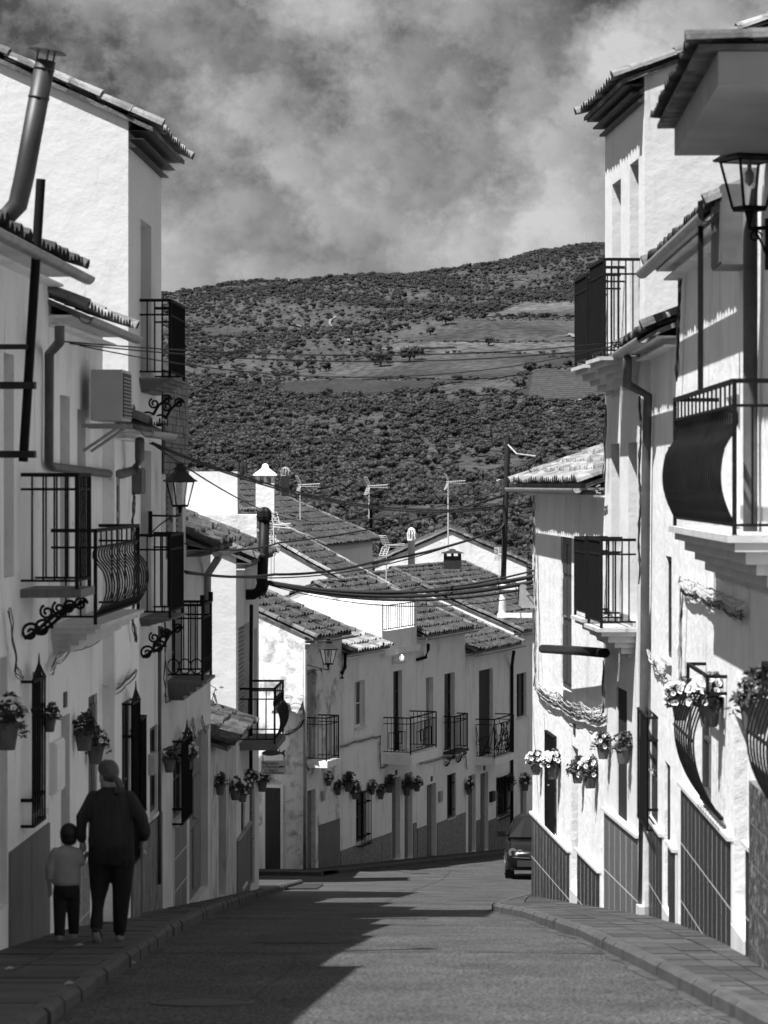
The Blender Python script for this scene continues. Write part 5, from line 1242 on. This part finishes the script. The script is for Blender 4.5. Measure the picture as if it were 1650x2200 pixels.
# drain grate, scraps of litter
gr = thing('drain_grate', 'iron drain grate across the gutter beside the crumbling house', 'drain', (-1.95, 56, ground(56)))
for k in range(26):
    y_ = 53.5 + 0.2*k; q = MB(); q.box((-1.55, y_, ground(y_) + 0.015), (0.32, 0.035, 0.012)); part('grate_bar', q, 'iron_flat', gr)
for px, py, Y, lab in ((22, 2090, 20.6, 'scrap of pale litter near the nearest skirting'), (285, 2056, 22.6, 'pale scrap of paper lying in the gutter'), (150, 2151, 19.2, 'scrap of paper on the shaded kerb'), (172, 2037, 23.3, 'scrap of paper by the child\'s feet')):
    x = Y*(px - CX)/FP; side = x < lerp_tab(KL, Y); z = ground(Y) + (KERB if side else 0) + 0.012; q = MB(); q.add([(x - 0.04, Y - 0.04, z), (x + 0.03, Y - 0.03, z + 0.008), (x + 0.025, Y + 0.04, z), (x - 0.02, Y + 0.05, z + 0.01), (x, Y, z + 0.02)], [(0,1,4), (1,2,4), (2,3,4), (3,0,4)]); o = part('litter', q, 'paper'); tag(o, lab, 'litter')
# ------------------------------------------------------------------ people
def ell(c, rx, ry, n=16): return [(c[0] + rx*math.cos(2*math.pi*i/n), c[1] + ry*math.sin(2*math.pi*i/n), c[2]) for i in range(n)]
def ball(mb, c, r, n=10):
    c = Vector(c); r = Vector(r) if not isinstance(r, (int, float)) else Vector((r, r, r))
    mb.loft([[(c.x + r.x*math.cos(a)*math.cos(2*math.pi*i/n), c.y + r.y*math.cos(a)*math.sin(2*math.pi*i/n), c.z + r.z*math.sin(a)) for i in range(n)] for a in [math.pi*(k/8 - 0.5)*0.98 for k in range(9)]]); return mb
def fuse(name, mb, m, parent, voxel=0.013, it=5):
    """weld overlapping limbs into one continuous skin"""
    o = bpy.data.objects.new(name, mb.mesh(name)); C.objects.link(o)
    a = o.modifiers.new('r', 'REMESH'); a.mode = 'VOXEL'; a.voxel_size = voxel; b = o.modifiers.new('s', 'SMOOTH'); b.iterations = it; b.factor = 0.5
    bpy.context.view_layer.update(); me = bpy.data.meshes.new_from_object(o.evaluated_get(bpy.context.evaluated_depsgraph_get())); bpy.data.objects.remove(o)
    me.materials.clear(); me.materials.append(MATS[m]); me.polygons.foreach_set('use_smooth', [True]*len(me.polygons))
    q = bpy.data.objects.new(name, me); C.objects.link(q); q.parent = parent; return q
def hand(mb, wrist, d, side, s=1.0, curl=0.6):
    """palm, four unequal fingers and a thumb"""
    w = Vector(wrist); d = Vector(d).normalized(); u = Vector((side, 0, 0)); u = (u - d*u.dot(d)).normalized(); v = d.cross(u).normalized()
    mb.tube([w - d*0.02*s, w + d*0.03*s, w + d*0.075*s], [0.024*s, 0.034*s, 0.032*s], 8)
    for k, L in enumerate((0.062, 0.072, 0.066, 0.05)):
        b = w + d*0.07*s + v*(k - 1.5)*0.019*s; mb.tube([b, b + d*L*0.5*s - u*0.008*s, b + d*L*(0.8)*s - u*L*curl*s], [0.0095*s, 0.009*s, 0.0075*s], 6)
    t = w + d*0.02*s + v*0.03*s*(-1); mb.tube([t, t + d*0.03*s - v*0.025*s, t + d*0.055*s - v*0.025*s - u*0.01*s], [0.012*s, 0.0105*s, 0.009*s], 6)
wy = 24.0; wx = wy*(240 - CX)/FP
Wm = thing('person', 'adult in a dark jumper and black trousers walking away, holding a child by the hand', 'person', (wx, wy, ground(wy) + KERB))
del Wm['_b']; Wm.scale = (0.94, 0.95, 1.0)
bd = MB(); hc = Vector((-0.03, 0.01, 1.395)); fd = Vector((-0.80, 0.58, -0.12)).normalized(); sd = Vector((-0.58, -0.80, 0)).normalized()
ball(bd, hc, (0.078, 0.082, 0.112), 14); ball(bd, hc + fd*0.03 - Vector((0,0,0.035)), (0.062, 0.06, 0.075))
bd.tube([hc + fd*0.082 + Vector((0,0,0.015)), hc + fd*0.105 + Vector((0,0,-0.02)), hc + fd*0.085 + Vector((0,0,-0.03))], [0.008, 0.014, 0.01], 6)       # nose
ball(bd, hc + fd*0.075 - Vector((0,0,0.062)), (0.022, 0.022, 0.012)); ball(bd, hc + fd*0.068 - Vector((0,0,0.095)), (0.026, 0.026, 0.02))            # mouth, chin
for s_ in (1, -1): ball(bd, hc + sd*0.076*s_ - Vector((0,0,0.012)), (0.014, 0.02, 0.032)); ball(bd, hc + fd*0.07 + sd*0.03*s_ + Vector((0,0,0.005)), (0.013, 0.013, 0.01))
bd.tube([hc - Vector((0.0,0.01,0.06)), (0.0, 0.0, 1.27), (0, 0, 1.2)], [0.058, 0.058, 0.08], 12)
bd.loft([ell((0, 0, 1.26), .10, .07), ell((0, 0, 1.2), .17, .1), ell((0, 0, 1.0), .18, .12), ell((0, 0, .8), .18, .13), ell((0, 0, .7), .17, .12)])
LA = [(-.158, 0, 1.19), (-.262, -0.01, 1.03), (-.275, 0.02, .90), (-.262, .05, .82)]; RA = [(.152, 0, 1.19), (.262, -.03, 1.04), (.295, -.01, .92), (.275, .09, .84)]
bd.tube(LA, [.05, .042, .036, .026], 10); bd.tube(RA, [.05, .042, .036, .026], 10)
hand(bd, LA[-1], (0.02, 0.02, -1), 1); hand(bd, RA[-1], (-0.1, 0.25, -0.9), -1)
LL = [(-.10, 0, .74), (-.115, .05, .43), (-.125, -.07, .16), (-.125, -.10, .09)]; RL = [(.095, 0, .74), (.08, .05, .42), (.06, .10, .1), (.06, .11, .05)]
bd.tube(LL, [.09, .06, .045, .04], 10); bd.tube(RL, [.09, .06, .045, .04], 10)
bd.tube([LL[-1], (-.125, -.04, .05), (-.125, .06, .035)], [.035, .035, .025], 8); bd.tube([RL[-1], (.06, .2, .04), (.06, .27, .035)], [.035, .032, .025], 8)
body = fuse('body', bd, 'skin', Wm, 0.009, 3)
sw = MB(); sw.loft([ell((0.0, 0, 1.295), .068, .066), ell((0, 0, 1.275), .105, .082), ell((0, 0, 1.235), .155, .10), ell((0, 0, 1.13), .182, .13), ell((0, 0, 1.0), .19, .148), ell((0, .0, .9), .203, .16), ell((0, 0, .85), .212, .165), ell((0, 0, .80), .205, .16), ell((0, 0, .79), .2, .15)])
ball(sw, LA[0], 0.072, 12); ball(sw, RA[0], 0.072, 12); sw.tube(LA[:3] + [(-.265, .045, .835)], [.072, .060, .050, .042], 12); sw.tube(RA[:3] + [(.28, .07, .86)], [.072, .062, .054, .046], 12)
fuse('jumper', sw, 'knit_dark', Wm, 0.012, 6)
tr = MB(); tr.loft([ell((0, 0, .86), .19, .145), ell((0, .0, .76), .208, .17), ell((0, 0, .67), .2, .158), ell((0, 0, .64), .18, .135)])
tr.tube([(-.10, 0, .70), (-.115, .05, .44), (-.127, -.06, .18), (-.127, -.085, .115)], [.118, .085, .062, .055], 12); tr.tube([(.095, 0, .70), (.085, .05, .43), (.063, .095, .13), (.06, .105, .06)], [.118, .087, .064, .057], 12)
fuse('trousers', tr, 'cloth_black', Wm, 0.013, 5)
for pts, nm in (([(-.126, -.125, .135), (-.126, -.08, .075), (-.126, .0, .045), (-.126, .075, .04)], 'shoe'), ([(.06, .065, .05), (.06, .13, .052), (.06, .22, .045), (.06, .30, .035)], 'shoe')):
    q = MB(); q.tube(pts, [.036, .046, .044, .03], 10); sh = fuse(nm, q, 'shoe', Wm, 0.009, 3)
    q = MB(); q.tube([Vector(p) + Vector((0, -0.012, -0.034)) for p in pts], [.03, .038, .037, .025], 10)
    for i, v in enumerate(q.v): q.v[i] = (v[0], v[1], v[2])
    so = bpy.data.objects.new('sole', q.mesh('sole', 'shoe_sole', True)); C.objects.link(so); so.parent = sh; so.scale = (1, 1, 1)
hr = MB(); ball(hr, hc + Vector((0.012, -0.018, 0.022)), (0.088, 0.09, 0.102), 14); ball(hr, hc + Vector((0.0, 0.0, 0.05)) + fd*0.025, (0.078, 0.078, 0.075), 12)
ball(hr, (0.048, -.085, 1.36), (0.03, 0.03, 0.03)); hr.tube([(0.045, -.085, 1.365), (0.07, -.115, 1.345), (0.083, -.115, 1.31), (0.075, -.105, 1.275), (0.06, -.10, 1.25)], [.024, .034, .036, .03, .015], 9)
for k in range(9): a = k*0.7; hr.tube([(0.062 + .02*math.cos(a), -.11 + .02*math.sin(a), 1.345), (0.085 + .026*math.cos(a), -.115 + .03*math.sin(a), 1.305), (0.062 + .03*math.cos(a + 1), -.10 + .03*math.sin(a + 1), 1.25)], [.012, .011, .006], 5)
fuse('hair', hr, 'hair', Wm, 0.008, 2)
cx_ = wy*(143 - CX)/FP
Ch = thing('person', 'small child in a pale grey top and dark trousers walking hand in hand', 'person', (cx_, wy, ground(wy) + KERB)); del Ch['_b']
bd = MB(); hc = Vector((0.02, 0.02, 0.885)); ball(bd, hc, (0.068, 0.075, 0.088), 12); ball(bd, hc + Vector((0.02, 0.07, -0.015)), 0.012); ball(bd, hc + Vector((0.015, 0.045, -0.05)), (0.045, 0.04, 0.04)); ball(bd, hc + Vector((.068, -.005, -.012)), (.01, .016, .024)); ball(bd, hc + Vector((-.068, -.005, -.012)), (.01, .016, .024))
for s_ in (-1, 1): ball(bd, hc + Vector((0.02 + 0.028*s_, 0.066, 0.0)), 0.011)
ball(bd, hc + Vector((0.02, 0.066, -0.045)), (0.02, 0.012, 0.008))
bd.tube([(0.015, 0.01, .83), (0, 0, .78), (0, 0, .74)], [.035, .036, .05], 10); bd.loft([ell((0, 0, .77), .07, .05), ell((0, 0, .7), .095, .065), ell((0, 0, .5), .09, .07), ell((0, 0, .42), .085, .065)])
cl_, cr_ = [(-.095, 0, .745), (-.135, -.02, .60), (-.14, -.01, .49), (-.138, .01, .43)], [(.09, 0, .745), (.125, .0, .655), (.135, .02, .665), (.148, .04, .70)]
bd.tube(cl_, [.034, .028, .022, .017], 8); bd.tube(cr_, [.034, .028, .023, .018], 8); hand(bd, cl_[-1], (0, 0.05, -1), 1, 0.6); hand(bd, cr_[-1], (.45, .05, .8), -1, 0.6, 0.9)
for s_, st in ((-1, -.05), (1, .06)): bd.tube([(.045*s_, 0, .44), (.05*s_, st*0.6, .24), (.05*s_, st, .05)], [.05, .036, .026], 8); bd.tube([(.05*s_, st - .02, .035), (.05*s_, st + .09, .028)], [.024, .02], 8)
fuse('body', bd, 'skin', Ch, 0.007, 3)
q = MB(); q.loft([ell((0.005, 0, .80), .045, .045), ell((0, 0, .775), .085, .06), ell((0, 0, .73), .112, .075), ell((0, 0, .62), .118, .085), ell((0, 0, .5), .122, .092), ell((0, 0, .475), .115, .085)])
ball(q, (-.088, 0, .738), .05); ball(q, (.084, 0, .738), .05); q.tube([(-.09, 0, .74), (-.135, -.02, .61), (-.142, -.012, .52)], [.048, .043, .036], 10); q.tube([(.085, 0, .74), (.125, 0, .66), (.132, .012, .655)], [.048, .043, .034], 10); fuse('top', q, 'cloth_grey', Ch, 0.009, 5)
q = MB(); q.loft([ell((0, 0, .5), .105, .08), ell((0, 0, .43), .112, .088), ell((0, 0, .37), .10, .08)])
for s_, st in ((-1, -.05), (1, .06)): q.tube([(.05*s_, 0, .42), (.053*s_, st*0.6, .24), (.053*s_, st, .06)], [.066, .054, .045], 10)
fuse('trousers', q, 'cloth_black', Ch, 0.010, 4)
for s_, st in ((-1, -.05), (1, .06)): q = MB(); q.tube([(.053*s_, st - .045, .04), (.053*s_, st + .02, .042), (.053*s_, st + .11, .03)], [.028, .034, .024], 9); fuse('shoe', q, 'shoe_sole', Ch, 0.008, 3)
q = MB(); ball(q, hc + Vector((0, -0.012, 0.02)), (0.078, 0.084, 0.086), 14); ball(q, hc + Vector((0, -0.03, -0.03)), (0.07, 0.06, 0.05)); fuse('hair', q, 'hair_dark', Ch, 0.008, 3)

# ------------------------------------------------------------------ parked car
cy = 66.6; cxl = cy*(1087 - CX)/FP; slope = (ground(cy + 3) - ground(cy + 0.5))/2.5
car = bpy.data.objects.new('parked_car', None); C.objects.link(car); car.location = (cxl + 0.86, cy, ground(cy) + 0.0); car.rotation_euler = (math.atan(slope), 0, R(-2.0)); tag(car, 'dark hatchback with twin round headlights parked half hidden at the bend', 'car')
def cp(name, mb, m, smooth=False, parent=None):
    o = bpy.data.objects.new(name, mb.mesh(name, m, smooth)); C.objects.link(o); o.parent = parent or car; return o
def sect(y, z0, z1, hw, k=0.12, top=0.86):
    return [(-hw, y, z0 + k), (-hw, y, (z0+z1)/2), (-hw*0.98, y, z1 - k), (-hw*top, y, z1), (0, y, z1 + 0.02), (hw*top, y, z1), (hw*0.98, y, z1 - k), (hw, y, (z0+z1)/2), (hw, y, z0 + k), (hw*0.9, y, z0), (0, y, z0), (-hw*0.9, y, z0)]
q = MB(); q.loft([sect(0.0, .30, .56, .62), sect(.05, .24, .62, .74), sect(.18, .20, .70, .81), sect(.5, .2, .80, .835), sect(.95, .2, .90, .85), sect(1.6, .2, .94, .86), sect(3.0, .2, .95, .86), sect(3.7, .22, .93, .84), sect(3.95, .3, .86, .76)]); bodyc = cp('body', q, 'car_paint', True)
ring = lambda z, y0, y1, hw: [(-hw, y0 + 0.12, z), (-hw*0.7, y0, z), (hw*0.7, y0, z), (hw, y0 + 0.12, z), (hw, y1, z), (hw*0.8, y1 + 0.08, z), (-hw*0.8, y1 + 0.08, z), (-hw, y1, z)]
q = MB(); q.loft([ring(.88, .88, 3.78, .80), ring(1.15, 1.28, 3.68, .74), ring(1.40, 1.66, 3.45, .62), ring(1.47, 1.9, 3.2, .52), ring(1.485, 2.1, 3.0, .3)]); cp('cabin', q, 'car_paint', True)
q = MB(); q.add([(-.52, .925, .93), (.52, .925, .93), (.40, 1.60, 1.39), (-.40, 1.60, 1.39)], [(0,1,2,3)]); q.add([(-.78, 1.1, .93), (-.52, .925, .93), (-.40, 1.60, 1.39), (-.60, 1.76, 1.39)], [(0,1,2,3)]); q.add([(.78, 1.1, .93), (.52, .925, .93), (.40, 1.60, 1.39), (.60, 1.76, 1.39)], [(0,1,2,3)])
for v in range(len(q.v)): q.v[v] = (q.v[v][0], q.v[v][1] - 0.035, q.v[v][2] + 0.02)
cp('windscreen', q, 'car_glass')
for s_ in (-1, 1):
    q = MB(); q.add([(s_*.815, 1.15, .95), (s_*.815, 3.5, .96), (s_*.65, 3.25, 1.36), (s_*.65, 1.85, 1.36)], [(0,1,2,3)]); cp('side_window', q, 'car_glass')
    q = MB(); q.tube([(s_*.80, 1.2, .98), (s_*.93, 1.18, 1.0)], 0.02, 6); q.box((s_*.96, 1.2, 1.02), (.09, .05, .065)); cp('wing_mirror', q, 'car_paint')
    q = MB(); q.tube([(s_*.70, .14, .61), (s_*.70, .10, .61)], [.105, .10], 14); q.tube([(s_*.54, .09, .60), (s_*.54, .05, .60)], [.085, .08], 14); hl = cp('headlight', q, 'chrome')
    q = MB(); q.tube([(s_*.70, .10, .61), (s_*.70, .085, .61)], [.045, .03], 10); q.tube([(s_*.54, .05, .60), (s_*.54, .035, .60)], [.04, .025], 10); cp('lens', q, 'car_glass', False, hl)
    for wy_ in (.78, 3.2):
        q = MB(); q.tube([(s_*.66, wy_, .30), (s_*.87, wy_, .30)], .30, 20); t_ = cp('tyre', q, 'tyre'); q = MB(); q.tube([(s_*.87, wy_, .30), (s_*.885, wy_, .30)], [.19, .17], 16); cp('rim', q, 'chrome', False, t_)
q = MB(); q.box((0, -0.005, .36), (.6, .03, .07)); cp('bumper', q, 'car_trim'); q = MB(); q.box((0, -0.045, .44), (.26, .01, .055)); cp('number_plate', q, 'paper'); q = MB(); q.box((0, -0.01, .56), (.32, .03, .05)); g_ = cp('grille', q, 'car_trim'); q = MB(); q.tube([(0, -.05, .57), (0, -.04, .57)], .05, 12); cp('badge', q, 'chrome', False, g_)
q = MB(); q.tube([(-.70, .02, .50), (-.4, -.02, .485), (0, -.03, .48), (.4, -.02, .485), (.70, .02, .50)], .009, 5); cp('chrome_strip', q, 'chrome')

# ------------------------------------------------------------------ the hill: trees and farmhouses
def tree_mesh(seed, m, n=230, kind='oak'):
    rg = random.Random(seed); c = MB()
    if kind == 'oak':
        lumps = [(Vector((rg.uniform(-1.7, 1.7), rg.uniform(-1.7, 1.7), rg.uniform(2.2, 4.0))), rg.uniform(0.9, 1.6)) for _ in range(11)] + [(Vector((0, 0, 2.7)), 1.7)]
        for p, r_ in lumps:
            ball(c, p, (r_*0.6, r_*0.6, r_*0.5), 6); leaf_cloud(c, rg, n//6, p, (r_*1.08, r_*1.08, r_*0.9), 0.27, 0, 1)
    else:
        c.loft([[(r_*math.cos(2*math.pi*i/9)*rg.uniform(.85, 1.15), r_*math.sin(2*math.pi*i/9)*rg.uniform(.85, 1.15), z) for i in range(9)] for r_, z in ((.25, .3), (.62, 1.2), (.66, 2.6), (.5, 4.0), (.26, 5.2), (.03, 6.2))]); leaf_cloud(c, rg, 90, (0, 0, 2.8), (.62, .62, 2.6), 0.22, 0, 1)
    t = MB(); t.tube([(0, 0, -1.2), (0.05, 0, 1.0), (0.1, 0.1, 2.4)], [.26, .2, .12], 6)
    if kind == 'oak':
        for a in (0.5, 2.4, 4.4): t.tube([(0.06, 0, 1.1), (0.8*math.cos(a), 0.8*math.sin(a), 2.3)], [.12, .06], 5)
    return c.mesh('tree_crown', m), t.mesh('tree_trunk', 'bark')
OAKS = [tree_mesh(1, 'oak'), tree_mesh(2, 'oak_b'), tree_mesh(3, 'oak_c'), tree_mesh(4, 'oak'), tree_mesh(5, 'oak_b')]
CYP = [tree_mesh(7, 'cypress', kind='cyp'), tree_mesh(8, 'cypress', kind='cyp')]
def in_fields(px, py):
    for _, rows in FIELDS:
        if rows[0][0] - 1 <= py <= rows[-1][0] + 1:
            for (y0, a0, b0), (y1, a1, b1) in zip(rows, rows[1:]):
                if y0 - 1 <= py <= y1 + 1:
                    t = (py - y0)/(y1 - y0); 
                    if a0 + (a1-a0)*t - 2 < px < b0 + (b1-b0)*t + 2: return True
    return False
def tree(kind, label, cat, x, y, sc, group, v, nm):
    me = (OAKS if kind == 'oak' else CYP)[v % (5 if kind == 'oak' else 2)]
    place([('crown', me[0], None), ('trunk', me[1], None)], nm, label, cat, (x, y, terr(x, y) - 0.15), rz=rnd.uniform(0, 6.28), sc=(sc*rnd.uniform(.9, 1.15), sc*rnd.uniform(.9, 1.15), sc), group=group)
rg = random.Random(21); pts = []; big = []
def nz(x, y): return math.sin(x*0.031 + 1.3*math.sin(y*0.009)) * math.sin(y*0.017 + 1.1*math.sin(x*0.022))
y = 430.0
while y < 2840:
    step = 3.7 if y < 1500 else 4.2
    x = -0.150*y - 12
    while x < 0.150*y + 12:
        X = x + rg.uniform(-3, 3); Y_ = y + rg.uniform(-3.2, 3.2); x += 3.7 if y < 1500 else 4.2
        z = terr(X, Y_); px = CX + FP*X/Y_; py = HY - FP*(z - EZ)/Y_
        if in_fields(px, py): continue
        dens = 0.60 + 0.45*nz(X, Y_)
        if 615 < py < 720 and px < 760: dens *= 0.62
        if 1000 < py < 1160: dens *= 0.8
        if 690 < py < 850 and px > 640: dens *= 0.5
        if rg.random() > dens: continue
        sc = rg.choice((rg.uniform(0.2, 0.4), rg.uniform(0.3, 0.65), rg.uniform(0.35, 0.7), rg.uniform(0.6, 1.05)))
        (big if Y_ < 640 else pts).append((X, Y_, z, sc))
    y += step
for _, rows in FIELDS[:9]:                      # hedges along the field edges
    for (py, a, b) in (rows[0], rows[-1]):
        px = a - 10
        while px < b:
            px += rg.uniform(3, 16)
            if rg.random() < 0.3: px += rg.uniform(10, 50)
            p = tpt(px, py + rg.uniform(-1.5, 1.5), 0); pts.append((p.x, p.y, p.z - 0.3, rg.uniform(0.15, 0.5)))
big.sort(key=lambda p: p[1]); pts += big[140:]; big = big[:140]
for i, (X, Y_, z, sc) in enumerate(big):
    tree('oak', 'round evergreen oak at the foot of the hill, just above the roofs', 'tree', X, Y_, sc*1.05, 'oaks at the foot of the hill', i, 'oak_tree')
for i, (px, py) in enumerate([(818, 790), (890, 775), (806, 786), (1135, 805), (1118, 838), (640, 795), (670, 792), (880, 780), (940, 690), (958, 700), (925, 722), (785, 722), (1050, 745), (1140, 800), (832, 782), (575, 705), (1110, 832), (700, 800)]):
    p = tpt(px, py, 0); tree('oak', 'solitary oak standing in the open hillside fields', 'tree', p.x, p.y, 1.9 if i in (0, 1, 7, 9) else 1.25, 'oaks in the hillside fields', i, 'oak_tree')
for i, (px, py, hpx) in enumerate([(512, 1030, 42), (520, 1032, 48), (528, 1030, 44), (541, 1030, 42), (554, 1028, 40), (566, 1026, 38), (598, 1028, 42), (606, 1030, 40), (662, 1026, 34), (675, 1030, 26), (903, 1150, 48), (921, 1146, 50), (927, 1148, 40), (842, 1150, 26), (1017, 1110, 30), (700, 1020, 20), (648, 1030, 24)]):
    p = tpt(px, py, 0); sc = hpx*p.y/FP/6.2; tree('cyp', 'slim dark cypress above the rooftops', 'tree', p.x, p.y, sc, 'cypresses above the rooftops', i, 'cypress_tree')
# the rest of the wood reads as one mass
wc = bpy.data.collections.new('wood_kinds')
for i, (a, b) in enumerate(OAKS):
    o = bpy.data.objects.new('wood_kind', a); wc.objects.link(o)
pm = bpy.data.meshes.new('wood'); pm.from_pydata([p[:3] for p in pts], [], [])
at = pm.attributes.new('size', 'FLOAT', 'POINT'); at.data.foreach_set('value', [p[3] for p in pts])
at = pm.attributes.new('turn', 'FLOAT', 'POINT'); at.data.foreach_set('value', [rg.uniform(0, 6.28) for p in pts])
at = pm.attributes.new('pick', 'INT', 'POINT'); at.data.foreach_set('value', [rg.randint(0, 4) for p in pts])
wo = bpy.data.objects.new('woodland', pm); C.objects.link(wo); wo['kind'] = 'stuff'; tag(wo, 'dense evergreen oak woodland covering the hillside', 'woodland')
gt = bpy.data.node_groups.new('wood', 'GeometryNodeTree'); gt.interface.new_socket('Geometry', in_out='INPUT', socket_type='NodeSocketGeometry'); gt.interface.new_socket('Geometry', in_out='OUTPUT', socket_type='NodeSocketGeometry')
gi, go = gt.nodes.new('NodeGroupInput'), gt.nodes.new('NodeGroupOutput'); ci = gt.nodes.new('GeometryNodeCollectionInfo'); ci.inputs[0].default_value = wc; ci.inputs['Separate Children'].default_value = True; ci.inputs['Reset Children'].default_value = True
ip = gt.nodes.new('GeometryNodeInstanceOnPoints'); ip.inputs['Pick Instance'].default_value = True
def attr(nm, ty):
    n = gt.nodes.new('GeometryNodeInputNamedAttribute'); n.data_type = ty; n.inputs[0].default_value = nm; return n.outputs[0]
cx3 = gt.nodes.new('ShaderNodeCombineXYZ'); gt.links.new(attr('turn', 'FLOAT'), cx3.inputs[2])
gt.links.new(gi.outputs[0], ip.inputs['Points']); gt.links.new(ci.outputs[0], ip.inputs['Instance']); gt.links.new(attr('pick', 'INT'), ip.inputs['Instance Index']); gt.links.new(attr('size', 'FLOAT'), ip.inputs['Scale']); gt.links.new(cx3.outputs[0], ip.inputs['Rotation']); gt.links.new(ip.outputs[0], go.inputs[0])
md = wo.modifiers.new('wood', 'NODES'); md.node_group = gt
# farmhouses on the far slope
def farm(px, py, w, d, hgt, rz, label):
    p = tpt(px, py, 0); h = bpy.data.objects.new('farmhouse', None); C.objects.link(h); h.location = (p.x, p.y, p.z - 0.5); h.rotation_euler = (0, 0, rz); tag(h, label, 'house')
    q = MB(); r_ = hgt + w*0.2; q.add([(-w/2,-d/2,0), (w/2,-d/2,0), (w/2,-d/2,hgt), (0,-d/2,r_), (-w/2,-d/2,hgt), (-w/2,d/2,0), (w/2,d/2,0), (w/2,d/2,hgt), (0,d/2,r_), (-w/2,d/2,hgt)], [(0,1,2,3,4), (5,9,8,7,6), (0,4,9,5), (1,6,7,2)])
    def pp(nm, mb, m): o = bpy.data.objects.new(nm, mb.mesh(nm, m)); C.objects.link(o); o.parent = h
    pp('wall', q, 'plaster'); q = MB(); e_ = 0.4
    for s_ in (-1, 1): q.add([(s_*(w/2 + e_), -d/2 - e_, hgt - 0.2*e_*2), (s_*(w/2 + e_), d/2 + e_, hgt - 0.2*e_*2), (0, d/2 + e_, r_ + 0.15), (0, -d/2 - e_, r_ + 0.15), (s_*(w/2 + e_), -d/2 - e_, hgt - 0.2*e_*2 - 0.15), (s_*(w/2 + e_), d/2 + e_, hgt - 0.2*e_*2 - 0.15), (0, d/2 + e_, r_), (0, -d/2 - e_, r_)], [(0,1,2,3), (4,7,6,5), (0,3,7,4), (1,5,6,2), (0,4,5,1)])
    pp('roof', q, 'tile'); 
    for x in (-w*0.25, w*0.2): q = MB(); q.box((x, -d/2 - 0.01, hgt*0.5), (0.5, 0.03, 0.6)); pp('window', q, 'void')
farm(1048, 1046, 4.6, 6, 2.2, 0.15, 'low white farm shed with a pale gable among the hillside trees')
farm(1074, 1098, 4.5, 6, 2.6, 0.4, 'white gabled cottage below the hillside left of the cable pole')
farm(1102, 1104, 4.5, 5, 2.8, -0.3, 'white cottage with a small window right of the cable pole')
farm(1072, 1038, 5, 5, 1.8, -0.2, 'long low farm roof beside the cable pole')
farm(808, 999, 2.2, 2.2, 1.4, 0.2, 'tiny white hut alone on the lower slope')
for px, py in ((549, 586), (940, 549), (1257, 522)):
    p = tpt(px, py + 10, 0); q = MB(); q.tube([(p.x, p.y, p.z), (p.x, p.y, p.z + 14)], 0.35, 5); o = part('radio_mast', q, 'antenna'); tag(o, 'thin radio mast on the skyline of the hill', 'mast', 'masts on the ridge')
for o in THINGS:
    for k in ('_b', '_f'):
        if k in o: del o[k]
